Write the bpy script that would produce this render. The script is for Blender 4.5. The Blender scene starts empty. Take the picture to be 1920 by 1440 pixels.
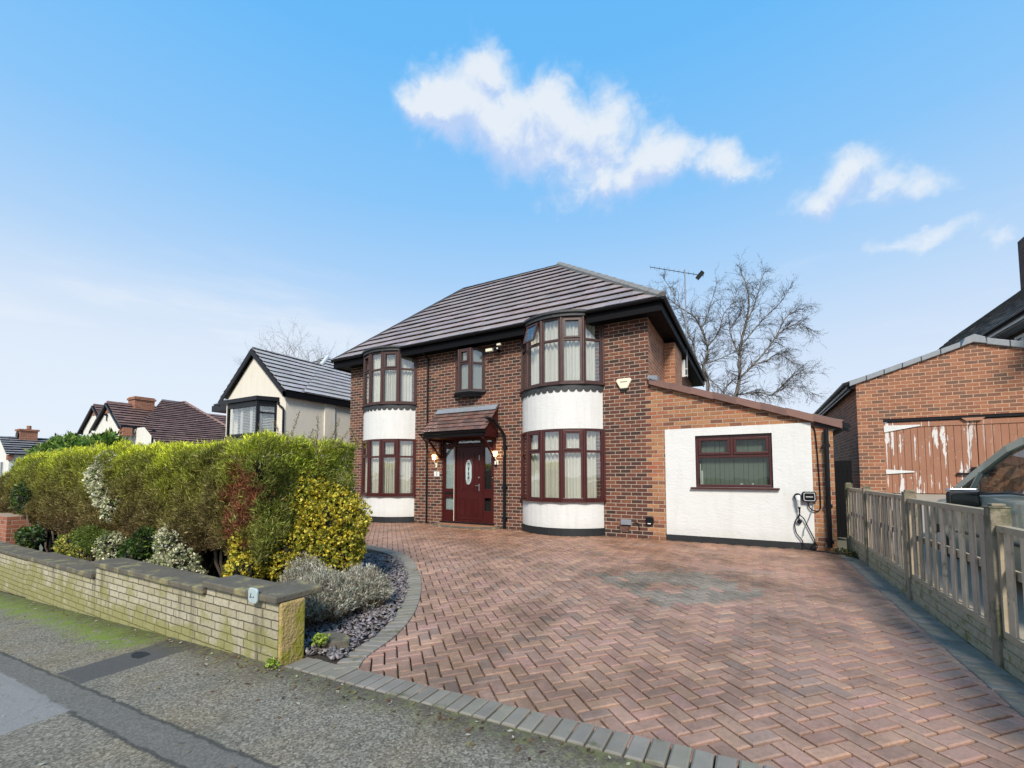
import bpy, math, random
import numpy as np
from mathutils import Vector, Matrix, noise
random.seed(11); rng=np.random.default_rng(11)
C=bpy.context.scene.collection
PI=math.pi
def lin(r,g,b):
    f=lambda c:(c/255/12.92 if c/255<=.04045 else ((c/255+.055)/1.055)**2.4)
    return (f(r),f(g),f(b))
# ---------------------------------------------------------------- mesh builder
ORG={}
def worg(p):
    return ORG.get(p.name,Vector((0,0,0))) if p else Vector((0,0,0))
class MB:
    def __init__(s): s.v=[];s.f=[];s.m=[];s.c=[];s.col=(1,1,1);s.mi=0
    def add(s,vs,fs):
        o=len(s.v); s.v+= [tuple(v) for v in vs]
        for f in fs: s.f.append(tuple(i+o for i in f)); s.m.append(s.mi); s.c.append(s.col)
        return s
    def box(s,x0,x1,y0,y1,z0,z1):
        if x0>x1:x0,x1=x1,x0
        if y0>y1:y0,y1=y1,y0
        if z0>z1:z0,z1=z1,z0
        return s.add([(x0,y0,z0),(x1,y0,z0),(x1,y1,z0),(x0,y1,z0),(x0,y0,z1),(x1,y0,z1),(x1,y1,z1),(x0,y1,z1)],
          [(0,3,2,1),(4,5,6,7),(0,1,5,4),(1,2,6,5),(2,3,7,6),(3,0,4,7)])
    def obox(s,p,a,b,c):   # corner p, edge vectors
        p=Vector(p);a=Vector(a);b=Vector(b);c=Vector(c)
        if a.cross(b).dot(c)<0: a,b=b,a
        return s.add([p,p+a,p+a+b,p+b,p+c,p+a+c,p+a+b+c,p+b+c],
          [(0,3,2,1),(4,5,6,7),(0,1,5,4),(1,2,6,5),(2,3,7,6),(3,0,4,7)])
    def bar(s,p,q,w,h,up=(0,0,1)):
        p=Vector(p);q=Vector(q);d=(q-p).normalized();u=Vector(up)
        sd=d.cross(u).normalized();u2=sd.cross(d)
        return s.obox(p-sd*w/2-u2*h/2,q-p,sd*w,u2*h)
    def tube(s,pts,r,n=8,cap=True):
        pts=[Vector(p) for p in pts]; R=r if isinstance(r,(list,tuple)) else [r]*len(pts)
        o=len(s.v); prev=None
        for i,p in enumerate(pts):
            d=(pts[min(i+1,len(pts)-1)]-pts[max(i-1,0)])
            if d.length<1e-9:d=Vector((0,0,1))
            d.normalize()
            if prev is None: a=d.orthogonal().normalized()
            else:
                a=prev-d*prev.dot(d)
                a=a.normalized() if a.length>1e-6 else d.orthogonal().normalized()
            prev=a;b=d.cross(a)
            for k in range(n):
                t=2*PI*k/n; s.v.append(tuple(p+a*math.cos(t)*R[i]+b*math.sin(t)*R[i]))
        for i in range(len(pts)-1):
            for k in range(n):
                k2=(k+1)%n
                s.f.append((o+i*n+k,o+i*n+k2,o+(i+1)*n+k2,o+(i+1)*n+k));s.m.append(s.mi);s.c.append(s.col)
        if cap:
            s.f.append(tuple(o+k for k in range(n))[::-1]);s.m.append(s.mi);s.c.append(s.col)
            e=o+(len(pts)-1)*n
            s.f.append(tuple(e+k for k in range(n)));s.m.append(s.mi);s.c.append(s.col)
        return s
    def prism(s,poly,z0,z1):   # poly in xy CCW
        n=len(poly)
        s.add([(x,y,z0) for x,y in poly]+[(x,y,z1) for x,y in poly],
          [tuple(range(n))[::-1],tuple(range(n,2*n))]+[(i,(i+1)%n,n+(i+1)%n,n+i) for i in range(n)]); return s
    def ext(s,poly,d):         # 3D polygon extruded by vector d
        d=Vector(d);n=len(poly);P=[Vector(p) for p in poly]
        nr=Vector((0,0,0))
        for i in range(n): nr+=P[i].cross(P[(i+1)%n])
        if nr.dot(d)<0: P=P[::-1]
        s.add(P+[p+d for p in P],[tuple(range(n))[::-1],tuple(range(n,2*n))]+[(i,(i+1)%n,n+(i+1)%n,n+i) for i in range(n)]); return s
    def build(s,name,mats,parent=None,smooth=False,bevel=0):
        me=bpy.data.meshes.new(name); o=worg(parent)
        me.from_pydata([(x-o.x,y-o.y,z-o.z) for x,y,z in s.v],[],s.f)
        if not isinstance(mats,(list,tuple)): mats=[mats]
        for m in mats: me.materials.append(m)
        me.polygons.foreach_set('material_index',s.m)
        if any(c!=(1,1,1) for c in s.c):
            a=me.attributes.new('col','FLOAT_COLOR','FACE')
            arr=np.ones((len(s.f),4),dtype=np.float32); arr[:,:3]=np.array(s.c,dtype=np.float32)
            a.data.foreach_set('color',arr.ravel())
        if smooth: me.polygons.foreach_set('use_smooth',[True]*len(s.f))
        me.update()
        ob=bpy.data.objects.new(name,me); C.objects.link(ob)
        if parent: ob.parent=parent
        ORG[ob.name]=o
        if bevel:
            b=ob.modifiers.new('b','BEVEL'); b.width=bevel; b.segments=2; b.limit_method='ANGLE'
        return ob
def tag(o,label=None,cat=None,group=None,kind=None):
    if label:o['label']=label
    if cat:o['category']=cat
    if group:o['group']=group
    if kind:o['kind']=kind
    return o
def thing(name,loc,label,cat,group=None):
    o=bpy.data.objects.new(name,None); C.objects.link(o); o.location=loc; o.empty_display_size=.2
    ORG[o.name]=Vector(loc); return tag(o,label,cat,group)
def rawmesh(name,V,F4,cols,m,parent=None,tri=False):
    k=3 if tri else 4
    me=bpy.data.meshes.new(name); o=worg(parent)
    V=V-np.array([o.x,o.y,o.z])
    me.vertices.add(len(V)); me.vertices.foreach_set('co',V.astype(np.float32).ravel())
    nf=len(F4); me.loops.add(nf*k); me.loops.foreach_set('vertex_index',F4.astype(np.int32).ravel())
    me.polygons.add(nf); me.polygons.foreach_set('loop_start',np.arange(0,nf*k,k,dtype=np.int32))
    a=me.attributes.new('col','FLOAT_COLOR','FACE'); arr=np.ones((nf,4),dtype=np.float32); arr[:,:3]=cols
    me.materials.append(m); me.update(calc_edges=True)
    me.attributes['col'].data.foreach_set('color',arr.ravel())
    ob=bpy.data.objects.new(name,me); C.objects.link(ob)
    if parent: ob.parent=parent
    ORG[ob.name]=o
    return ob
# ---------------------------------------------------------------- node helpers
class NT:
    def __init__(s,t): s.t=t; t.nodes.clear()
    def n(s,ty,**kw):
        nd=s.t.nodes.new(ty)
        for k,v in kw.items(): setattr(nd,k,v)
        return nd
    def l(s,a,b): s.t.links.new(a,b)
    def put(s,sock,v):
        if isinstance(v,bpy.types.NodeSocket): s.l(v,sock)
        elif v is not None:
            if isinstance(v,(tuple,list)) and len(v)==3 and sock.type=='RGBA': v=(*v,1)
            sock.default_value=v
    def m(s,op,a,b=None,c=None,clamp=False):
        nd=s.n('ShaderNodeMath',operation=op,use_clamp=clamp)
        s.put(nd.inputs[0],a)
        if b is not None:s.put(nd.inputs[1],b)
        if c is not None:s.put(nd.inputs[2],c)
        return nd.outputs[0]
    def vm(s,op,a,b=None):
        nd=s.n('ShaderNodeVectorMath',operation=op); s.put(nd.inputs[0],a)
        if b is not None:s.put(nd.inputs[1],b)
        return nd.outputs['Value'] if op in('DOT_PRODUCT','LENGTH') else nd.outputs[0]
    def xyz(s,x,y,z):
        nd=s.n('ShaderNodeCombineXYZ')
        for i,v in enumerate((x,y,z)): s.put(nd.inputs[i],v)
        return nd.outputs[0]
    def sep(s,v):
        nd=s.n('ShaderNodeSeparateXYZ'); s.put(nd.inputs[0],v); return nd.outputs
    def mix(s,f,a,b,bt='MIX'):
        nd=s.n('ShaderNodeMix',data_type='RGBA',blend_type=bt); nd.clamp_factor=True
        s.put(nd.inputs[0],f); s.put(nd.inputs[6],a); s.put(nd.inputs[7],b); return nd.outputs[2]
    def noise(s,v,sc,det=4,rough=.55,dist=0,out=0):
        nd=s.n('ShaderNodeTexNoise'); s.put(nd.inputs['Vector'],v); s.put(nd.inputs['Scale'],sc)
        s.put(nd.inputs['Detail'],det); s.put(nd.inputs['Roughness'],rough); s.put(nd.inputs['Distortion'],dist)
        return nd.outputs[out]
    def white(s,v,out=0):
        nd=s.n('ShaderNodeTexWhiteNoise'); s.put(nd.inputs['Vector'],v); return nd.outputs[out]
    def ramp(s,f,stops,interp='LINEAR'):
        nd=s.n('ShaderNodeValToRGB'); s.put(nd.inputs[0],f); cr=nd.color_ramp; cr.interpolation=interp
        while len(cr.elements)<len(stops): cr.elements.new(.5)
        for e,(p,c) in zip(cr.elements,stops): e.position=p; e.color=(*c,1) if len(c)==3 else c
        return nd.outputs[0]
    def sm(s,x,a,b,lo=0,hi=1):   # smoothstep map
        nd=s.n('ShaderNodeMapRange',interpolation_type='SMOOTHSTEP')
        for i,v in enumerate((x,a,b,lo,hi)): s.put(nd.inputs[i],v)
        return nd.outputs[0]
    def attr(s): return s.n('ShaderNodeAttribute',attribute_name='col').outputs['Color']
    def pos(s): return s.n('ShaderNodeNewGeometry').outputs['Position']
    def bump(s,h,st=.5,d=.01):
        nd=s.n('ShaderNodeBump'); s.put(nd.inputs['Height'],h); s.put(nd.inputs['Strength'],st); s.put(nd.inputs['Distance'],d)
        return nd.outputs[0]
def newmat(name):
    m=bpy.data.materials.new(name); m.use_nodes=True; return m,NT(m.node_tree)
def finish(t,col,rough=.7,nrm=None,metal=0,spec=.5,emit=None,es=0,coat=0):
    b=t.n('ShaderNodeBsdfPrincipled'); t.put(b.inputs['Base Color'],col); t.put(b.inputs['Roughness'],rough)
    t.put(b.inputs['Metallic'],metal); t.put(b.inputs['Specular IOR Level'],spec); t.put(b.inputs['Coat Weight'],coat)
    if nrm is not None:t.put(b.inputs['Normal'],nrm)
    if emit: t.put(b.inputs['Emission Color'],emit); t.put(b.inputs['Emission Strength'],es)
    o=t.n('ShaderNodeOutputMaterial'); t.l(b.outputs[0],o.inputs[0]); return b
def S(name,col,rough=.6,var=.18,sc=6,bsc=80,bump=.15,metal=0,spec=.5,attr=False,dirt=None,dsc=3,dth=.55,coat=0,bd=.004):
    m,t=newmat(name); p=t.pos()
    n1=t.noise(p,sc,5); c=t.mix(n1,tuple(v*(1-var) for v in col),tuple(min(1,v*(1+var)) for v in col))
    n3=t.noise(p,sc*9,3,.7); c=t.mix(t.m('MULTIPLY',n3,var*1.2),c,tuple(v*.6 for v in col))
    if attr: c=t.mix(1,c,t.attr(),'MULTIPLY')
    if dirt: c=t.mix(t.sm(t.noise(p,dsc,6,.65),dth,dth+.15),c,dirt)
    nr=t.bump(t.noise(p,bsc,3),bump,bd) if bump else None
    finish(t,c,t.m('ADD',t.m('MULTIPLY',n1,.25),rough-.12,clamp=True),nr,metal,spec,coat=coat)
    return m
# ---------------------------------------------------------------- brick
def brick(name,ra,mort,w=.235,h=.085,mt=.013,rb=None,xs=None,vo=0,bump=.6,moss=None,rough=.85,red=None,zmoss=None,jit=.004,rnd=False):
    m,t=newmat(name); g=t.n('ShaderNodeNewGeometry'); P=t.sep(g.outputs['Position']); N=t.sep(g.outputs['True Normal'])
    ax=t.m('GREATER_THAN',t.m('ABSOLUTE',N[0]),.6)
    nd=t.n('ShaderNodeMix'); t.put(nd.inputs[0],ax);t.put(nd.inputs[2],P[0]);t.put(nd.inputs[3],P[1]); u=nd.outputs[0]
    wob=t.noise(g.outputs['Position'],22,3); wo=t.m('MULTIPLY',t.m('SUBTRACT',wob,.5),jit*2)
    u=t.m('ADD',u,t.m('ADD',wo,40)); v=t.m('ADD',P[2],t.m('ADD',wo,20+vo))
    vr=t.m('DIVIDE',v,h); r=t.m('FLOOR',vr); fv=t.m('FRACT',vr)
    off=t.m('MULTIPLY',t.m('MODULO',r,2),.5) if not rnd else t.white(t.xyz(r,3.3,2.2))
    cu=t.m('ADD',t.m('DIVIDE',u,w),off); c=t.m('FLOOR',cu); fu=t.m('FRACT',cu)
    du=t.m('MULTIPLY',t.m('MINIMUM',fu,t.m('SUBTRACT',1,fu)),w); dv=t.m('MULTIPLY',t.m('MINIMUM',fv,t.m('SUBTRACT',1,fv)),h)
    d=t.m('MINIMUM',du,dv); mk=t.sm(d,mt*.5-.0025,mt*.5+.0025)
    idv=t.xyz(c,r,1.7); idn=t.white(idv); idn=t.m('ADD',t.m('MULTIPLY',idn,.78),t.m('MULTIPLY',t.m('SUBTRACT',t.noise(g.outputs['Position'],16,5,.7),.28),.50),None,True); idc=t.white(t.xyz(r,c,5.1))
    col=t.ramp(idn,ra)
    if rb:
        cen=t.m('SUBTRACT',t.m('MULTIPLY',t.m('SUBTRACT',t.m('ADD',c,.5),off),w),40)
        col2=t.ramp(idn,rb); 
        if red:
            z=P[2]; zz=t.m('MULTIPLY',t.m('GREATER_THAN',z,red[0]),t.m('LESS_THAN',z,red[1]))
            xx=t.m('MULTIPLY',t.m('GREATER_THAN',cen,-2.2),t.m('LESS_THAN',cen,-1.6))
            col2=t.mix(t.m('MULTIPLY',t.m('MULTIPLY',zz,xx),t.m('MULTIPLY',idn,.9)),col2,(.36,.09,.04))
        f=t.m('MULTIPLY',t.m('GREATER_THAN',cen,xs),t.m('LESS_THAN',ax,.5))
        low=t.m('LESS_THAN',P[2],2.2); f=t.m('MULTIPLY',f,low)
        col=t.mix(f,col,col2)
    n=t.noise(g.outputs['Position'],35,5,.7); col=t.mix(t.m('MULTIPLY',t.sm(n,.35,.75),.55),col,t.mix(1,col,(.5,.47,.45),'MULTIPLY'))
    big=t.noise(g.outputs['Position'],1.1,5,.6); col=t.mix(t.m('MULTIPLY',t.sm(big,.3,.7),.35),col,t.mix(1,col,(.6,.58,.58),'MULTIPLY'))
    eff=t.sm(t.noise(g.outputs['Position'],3.3,6,.7),.66,.8); col=t.mix(t.m('MULTIPLY',eff,.35),col,(.5,.42,.35))
    mc=t.mix(t.noise(g.outputs['Position'],9,4),tuple(x*.65 for x in mort),mort)
    col=t.mix(mk,mc,col)
    if rnd: stv=t.noise(t.vm('MULTIPLY',g.outputs['Position'],(7,7,.7)),1,5,.6); col=t.mix(t.m('MULTIPLY',t.sm(stv,.52,.72),.75),col,(.07,.06,.035))
    if moss:
        mz=t.noise(g.outputs['Position'],moss[1],6,.65)
        if zmoss: mz=t.m('ADD',mz,t.sm(P[2],zmoss[0],zmoss[1],.14,-.12))
        col=t.mix(t.sm(mz,moss[2],moss[2]+.2,0,.72),col,t.mix(t.noise(g.outputs['Position'],45,3),moss[0],tuple(x*.55 for x in moss[0])))
    hgt=t.m('ADD',t.m('MULTIPLY',mk,t.m('ADD',.7,t.m('MULTIPLY',idc,.3))),t.m('MULTIPLY',n,.35))
    finish(t,col,rough,t.bump(hgt,bump,.012)); return m
MAIN=[(0,(.028,.015,.012)),(.22,(.060,.024,.017)),(.45,(.105,.034,.021)),(.7,(.155,.048,.027)),(.9,(.20,.072,.036)),(1,(.26,.12,.06))]
DARK=[(0,(.02,.012,.012)),(.5,(.045,.022,.018)),(.8,(.08,.03,.02)),(1,(.14,.05,.03))]
ORAN=[(0,(.12,.05,.03)),(.2,(.22,.085,.045)),(.42,(.36,.16,.07)),(.65,(.44,.22,.10)),(.85,(.34,.11,.05)),(1,(.50,.27,.14))]
def main_ramp_mat():
    return brick('house_brick',MAIN,(.46,.38,.29),rb=ORAN,xs=-2.0,red=(.0,.32))
M_brick=main_ramp_mat()
M_bricks=brick('side_brick',[(0,(.20,.07,.035)),(.3,(.30,.11,.05)),(.6,(.38,.15,.07)),(.9,(.42,.19,.09)),(1,(.15,.06,.04))],(.5,.4,.3))
M_gar=brick('garage_brick',[(0,(.13,.07,.055)),(.15,(.17,.09,.06)),(.38,(.24,.10,.06)),(.6,(.32,.125,.065)),(.85,(.38,.16,.085)),(1,(.42,.21,.12))],(.56,.37,.24),w=.232,h=.088,mt=.015)
M_chim=brick('chimney_brick',[(0,(.2,.07,.04)),(.5,(.36,.12,.06)),(1,(.42,.16,.09))],(.4,.3,.22),w=.22,h=.08)
M_dkbr=brick('dark_chimney_brick',[(0,(.05,.03,.025)),(.5,(.10,.05,.035)),(1,(.16,.07,.05))],(.14,.11,.09),w=.22,h=.08)
M_stone=brick('walling_stone',[(0,(.36,.32,.21)),(.4,(.42,.385,.27)),(.7,(.48,.44,.33)),(1,(.34,.30,.19))],(.13,.11,.065),w=.255,h=.0735,mt=.009,
   moss=((.26,.25,.055),4,.40),zmoss=(-1.75,-1.15),bump=1.0,jit=.008,rnd=True)
M_pier=S('mossy_pier',(.42,.30,.12),.9,.35,9,40,.9,dirt=(.26,.23,.03),dsc=6,dth=.46,bd=.02)
M_coping=S('coping',(.115,.10,.075),.85,.45,5,50,.8,dirt=(.24,.21,.10),dsc=4,dth=.50,bd=.008)
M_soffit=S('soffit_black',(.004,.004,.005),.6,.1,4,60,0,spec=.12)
M_black=S('black_plastic',(.007,.007,.009),.35,.15,4,60,0,spec=.25)
M_plinth=S('plinth_black',(.012,.013,.015),.6,.35,6,50,.4,dirt=(.09,.085,.08),dsc=9,dth=.62)
M_rose=S('rosewood_frame',(.058,.012,.010),.33,.2,8,90,.05)
M_rose2=S('faded_rosewood',(.056,.023,.018),.38,.25,8,90,.05)
M_door=S('door_red',(.05,.007,.006),.42,.15,3,90,.03,spec=.3)
M_wht=S('white_upvc',(.70,.70,.68),.4,.06,5,60,0)
M_steel=S('steel',(.6,.6,.6),.3,.1,5,60,0,metal=.9)
M_cream=S('cream_plastic',(.72,.68,.52),.45,.08,5,60,0)
def render_mat(name,base,dirt,dth=.62,bumps=.35):
    m,t=newmat(name); p=t.pos(); ps=t.sep(p)
    c=t.mix(t.noise(p,1.3,5),tuple(v*.93 for v in base),base)
    st=t.noise(t.vm('MULTIPLY',p,(6,6,.9)),1.0,5,.6); c=t.mix(t.m('MULTIPLY',t.sm(st,.45,.78),.32),c,dirt)
    c=t.mix(t.m('MULTIPLY',t.sm(t.noise(p,5,6,.7),dth,dth+.12),.6),c,dirt)
    splash=t.m('MULTIPLY',t.sm(t.m('ADD',ps[2],t.m('MULTIPLY',t.noise(p,7,4),.25)),-1.12,-.85,1,0),.35); c=t.mix(splash,c,dirt)
    h=t.m('ADD',t.noise(p,3.5,4),t.m('ADD',t.m('MULTIPLY',t.noise(p,60,3),.25),t.m('MULTIPLY',t.noise(t.vm('MULTIPLY',p,(1,1,2.5)),6,4,.6,1.5),.8)))
    finish(t,c,.8,t.bump(h,bumps,.045)); return m
M_rend=render_mat('white_render',(.66,.655,.63),(.47,.45,.40),bumps=.22)
M_crm=render_mat('cream_render',(.72,.66,.56),(.48,.43,.36),bumps=.15)
M_quarry2=S('terracotta',(.22,.11,.08),.7,.2,9,60,.2)
M_scal=S('scallop_tile',(.035,.037,.04),.6,.4,20,40,.3,dirt=(.12,.11,.10),dsc=10,dth=.6)
def glass_mat(name,tint=(.9,.93,.92),ior=1.75,rough=.02):
    m,t=newmat(name); fr=t.n('ShaderNodeFresnel'); bf=t.n('ShaderNodeNewGeometry').outputs['Backfacing']; t.put(fr.inputs[0],t.m('ADD',ior,t.m('MULTIPLY',bf,1/ior-ior)))
    wob=t.noise(t.pos(),2.2,2); nb=t.bump(wob,.12,.02)
    tr=t.n('ShaderNodeBsdfTransparent'); tr.inputs[0].default_value=(*tint,1)
    gl=t.n('ShaderNodeBsdfGlossy'); gl.inputs['Roughness'].default_value=rough; t.l(nb,gl.inputs['Normal'])
    mx=t.n('ShaderNodeMixShader'); t.l(fr.outputs[0],mx.inputs[0]); t.l(tr.outputs[0],mx.inputs[1]); t.l(gl.outputs[0],mx.inputs[2])
    o=t.n('ShaderNodeOutputMaterial'); t.l(mx.outputs[0],o.inputs[0]); return m
M_glass=glass_mat('window_glass',(.97,.98,.97),ior=2.25); M_glass2=glass_mat('clear_glass',(.8,.83,.8),ior=1.5); M_glassd=glass_mat('tinted_glass',(.45,.5,.5),ior=1.8)
M_curt=S('curtain_cloth',(.66,.64,.56),.9,.1,3,60,.1)
M_blind=S('vertical_blind',(.19,.215,.18),.8,.12,3,60,0)
M_dark=S('dark_interior',(.012,.012,.012),.8,.1,3,60,0)
M_frost=S('frosted_glass',(.42,.50,.50),.25,.25,5,40,.3)
M_lead=S('lead_flashing',(.22,.24,.27),.5,.3,10,40,.3)
def tilemat(name,base,rough=.42,moss=None,wave=None):
    m,t=newmat(name); p=t.pos()
    c=t.mix(1,base,t.attr(),'MULTIPLY')
    c=t.mix(t.m('MULTIPLY',t.sm(t.noise(p,14,5,.7),.4,.75),.35),c,t.mix(1,c,(.55,.55,.55),'MULTIPLY'))
    c=t.mix(t.m('MULTIPLY',t.sm(t.noise(p,2.1,5,.7),.45,.75),.4),c,t.mix(1,c,(.68,.62,.60),'MULTIPLY'))
    if moss: c=t.mix(t.sm(t.noise(p,moss[1],6,.7),moss[2],moss[2]+.1),c,moss[0])
    finish(t,c,rough,t.bump(t.noise(p,90,3),.2,.004)); return m
M_tile=tilemat('concrete_roof_tile',(.30,.255,.245),.45)
M_tilew=tilemat('slate_grey_tile',(.40,.38,.38),.42)
M_tilef=tilemat('far_grey_tile',(.20,.20,.21),.7)
M_tileb=tilemat('brown_roof_tile',(.19,.115,.10),.6)
M_tilem=tilemat('mossy_roof_tile',(.10,.10,.10),.6,moss=((.30,.31,.30),7,.6))
M_tilep=tilemat('porch_tile',(.16,.10,.085),.5,moss=((.10,.09,.07),8,.62))
M_verge=S('verge_tile',(.17,.085,.065),.5,.25,6,60,.2,attr=True)
M_hip=S('hip_tile',(.22,.215,.20),.6,.35,9,60,.3)
M_slatec=S('grey_coping_stone',(.24,.26,.28),.6,.35,16,50,.4,dirt=(.34,.34,.33),dsc=12,dth=.6)
# paving
def pavemat():
    m,t=newmat('red_block_paving'); p=t.pos(); P=t.sep(p)
    c=t.mix(1,(.385,.232,.172),t.attr(),'MULTIPLY')
    c=t.mix(t.m('MULTIPLY',t.sm(t.noise(p,40,5,.75),.4,.7),.45),c,t.mix(1,c,(.55,.52,.5),'MULTIPLY'))
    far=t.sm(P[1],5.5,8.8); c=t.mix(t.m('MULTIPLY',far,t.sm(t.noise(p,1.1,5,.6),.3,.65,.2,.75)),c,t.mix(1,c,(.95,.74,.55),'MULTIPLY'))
    c=t.mix(t.m('MULTIPLY',t.sm(t.noise(p,1.3,7,.7),.42,.64),.75),c,t.mix(1,c,(.50,.50,.46),'MULTIPLY')); c=t.mix(t.m('MULTIPLY',t.sm(t.noise(p,.55,6,.7),.50,.62),.55),c,t.mix(1,c,(.62,.58,.50),'MULTIPLY')); c=t.mix(t.sm(t.noise(t.vm('MULTIPLY',p,(1,3.5,1)),9,5,.7),.62,.72,0,.5),c,(.10,.075,.055))
    c=t.mix(t.sm(t.noise(p,5,6,.7),.66,.76,0,.6),c,(.12,.11,.055))
    c=t.mix(t.sm(t.noise(p,130,2,.5),.70,.74,0,.7),c,(.50,.42,.34))
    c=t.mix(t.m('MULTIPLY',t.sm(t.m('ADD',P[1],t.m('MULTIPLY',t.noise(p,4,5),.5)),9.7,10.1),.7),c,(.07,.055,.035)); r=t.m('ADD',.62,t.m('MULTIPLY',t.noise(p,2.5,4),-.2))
    finish(t,c,r,t.bump(t.m('ADD',t.noise(p,160,3,.7),t.m('MULTIPLY',t.noise(p,25,3),.6)),.6,.004)); return m
M_pave=pavemat()
M_edge=S('grey_edging_block',(.215,.195,.165),.8,.3,7,140,.5,attr=True,dirt=(.10,.10,.05),dsc=4,dth=.56)
M_joint=S('jointing_sand',(.028,.022,.015),.95,.4,9,90,.5,dirt=(.10,.12,.03),dsc=5,dth=.55)
M_soil=S('soil',(.045,.033,.025),.95,.4,12,60,1,bd=.03)
M_chip=S('slate_chip',(.20,.18,.175),.55,.3,20,60,.3,attr=True)
M_conc=S('pale_concrete',(.34,.30,.24),.85,.15,3,120,.3)
M_ground=S('earth_ground',(.12,.12,.08),.95,.3,.6,30,.3)
def asphalt():
    m,t=newmat('asphalt_pavement'); p=t.pos(); P=t.sep(p)
    n=t.noise(p,95,4,.8); vor=t.n('ShaderNodeTexVoronoi'); t.put(vor.inputs['Vector'],p); t.put(vor.inputs['Scale'],85)
    vc=t.sep(vor.outputs['Color'])[0]
    agg=t.ramp(t.m('ADD',t.m('MULTIPLY',n,.55),t.m('MULTIPLY',vc,.45)),[(.2,(.062,.054,.041)),(.42,(.14,.125,.095)),(.62,(.215,.192,.15)),(.82,(.35,.32,.255)),(1,(.55,.51,.42))])
    brown=t.noise(p,1.4,5,.6); c=t.mix(t.m('MULTIPLY',t.sm(brown,.4,.65),.55),agg,t.mix(1,agg,(1.15,1.0,.78),'MULTIPLY'))
    c=t.mix(t.m('MULTIPLY',t.sm(t.noise(p,3.1,5,.6),.48,.7),.55),c,t.mix(1,c,(.60,.62,.58),'MULTIPLY'))
    wx=t.m('ADD',P[0],t.m('MULTIPLY',t.m('SUBTRACT',t.noise(p,9,3),.5),.06)); wy=t.m('ADD',P[1],t.m('MULTIPLY',t.m('SUBTRACT',t.noise(t.vm('ADD',p,(7,3,1)),9,3),.5),.06))
    fine=t.ramp(t.noise(p,170,3,.8),[(.25,(.065,.062,.057)),(.5,(.105,.10,.093)),(.75,(.165,.158,.144))])
    def band(v,a,b,s=.012): return t.m('MULTIPLY',t.sm(v,a-s,a+s),t.sm(v,b-s,b+s,1,0))
    yc=t.m('SUBTRACT',wy,t.m('MULTIPLY',wx,.02)) # trench
    tr=band(yc,1.24,1.44); tr=t.m('MULTIPLY',tr,t.sm(wx,-1.5,-2.2)); 
    c=t.mix(t.m('MULTIPLY',tr,.88),c,t.mix(.25,fine,agg))
    for v in (1.24,1.44):
        ln=t.m('MULTIPLY',t.m('MULTIPLY',band(yc,v-.012,v+.012,.008),t.sm(wx,-1.5,-2.2)),.7); c=t.mix(ln,c,(.02,.02,.018))
    lp=t.m('MULTIPLY',band(wx,-7.2,-4.05),band(wy,.78,1.17)); c=t.mix(t.m('MULTIPLY',lp,.85),c,t.mix(.75,fine,(.27,.26,.25)))
    dp=t.m('MULTIPLY',band(wx,-5.03,-4.55),band(wy,1.36,2.35)); c=t.mix(t.m('MULTIPLY',dp,.92),c,t.mix(.6,fine,(.04,.038,.038)))
    # moss along the wall foot
    mo=t.m('MULTIPLY',t.sm(t.m('ADD',wy,t.m('MULTIPLY',t.noise(p,3,5),.5)),1.92,2.25),t.sm(wx,-4.9,-5.4)); mo=t.m('MULTIPLY',mo,t.sm(t.noise(p,7,5,.7),.34,.52))
    c=t.mix(t.m('MULTIPLY',mo,.9),c,t.mix(t.noise(p,60,3),(.07,.12,.004),(.20,.28,.01)))
    # dirt and moss at the kerb foot
    kd=t.m('MULTIPLY',t.sm(t.m('ADD',wy,t.m('MULTIPLY',t.noise(p,5,5),.35)),2.05,2.38),.75); c=t.mix(kd,c,t.mix(t.sm(t.noise(p,12,5,.7),.45,.6),(.055,.042,.028),(.10,.11,.03)))
    cr=t.n('ShaderNodeTexVoronoi',feature='DISTANCE_TO_EDGE'); t.put(cr.inputs['Vector'],t.vm('ADD',p,t.vm('MULTIPLY',t.noise(p,4,4,.6,0,1),(.5,.5,0)))); t.put(cr.inputs['Scale'],.55)
    c=t.mix(t.sm(cr.outputs['Distance'],.0015,.005,.25,0),c,(.03,.028,.022))
    finish(t,c,.85,t.bump(t.m('ADD',n,vc),.7,.005)); return m
M_asph=asphalt()
def leafmat(name,tr=.3,rough=.5):
    m,t=newmat(name); a=t.attr()
    c=t.mix(t.m('MULTIPLY',t.noise(t.pos(),30,2),.5),a,t.mix(1,a,(.6,.6,.6),'MULTIPLY'))
    b=t.n('ShaderNodeBsdfPrincipled'); t.l(c,b.inputs['Base Color']); b.inputs['Roughness'].default_value=rough; b.inputs['Specular IOR Level'].default_value=.3
    tl=t.n('ShaderNodeBsdfTranslucent'); t.l(c,tl.inputs[0])
    mx=t.n('ShaderNodeMixShader'); mx.inputs[0].default_value=tr; t.l(b.outputs[0],mx.inputs[1]); t.l(tl.outputs[0],mx.inputs[2])
    o=t.n('ShaderNodeOutputMaterial'); t.l(mx.outputs[0],o.inputs[0]); return m
M_leaf=leafmat('leaf')
M_bark=S('bark',(.13,.10,.075),.9,.4,12,60,.8,bd=.01)
M_birch=S('birch_bark',(.20,.17,.14),.85,.45,5,40,.4)
M_twig=S('twig',(.085,.062,.05),.9,.3,5,40,0)
M_wood=S('weathered_wood',(.47,.385,.30),.85,.4,10,70,.6,attr=True,dirt=(.13,.125,.06),dsc=7,dth=.57)
M_post=S('concrete_post',(.26,.215,.15),.85,.5,6,90,.8,dirt=(.09,.09,.05),dsc=5,dth=.46)
M_board=S('mossy_gravel_board',(.36,.32,.22),.9,.5,14,30,1.0,dirt=(.15,.14,.04),dsc=9,dth=.50,bd=.02)
M_car=S('car_paint',(.44,.45,.35),.35,.06,3,60,0,metal=.15,coat=.5)
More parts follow.
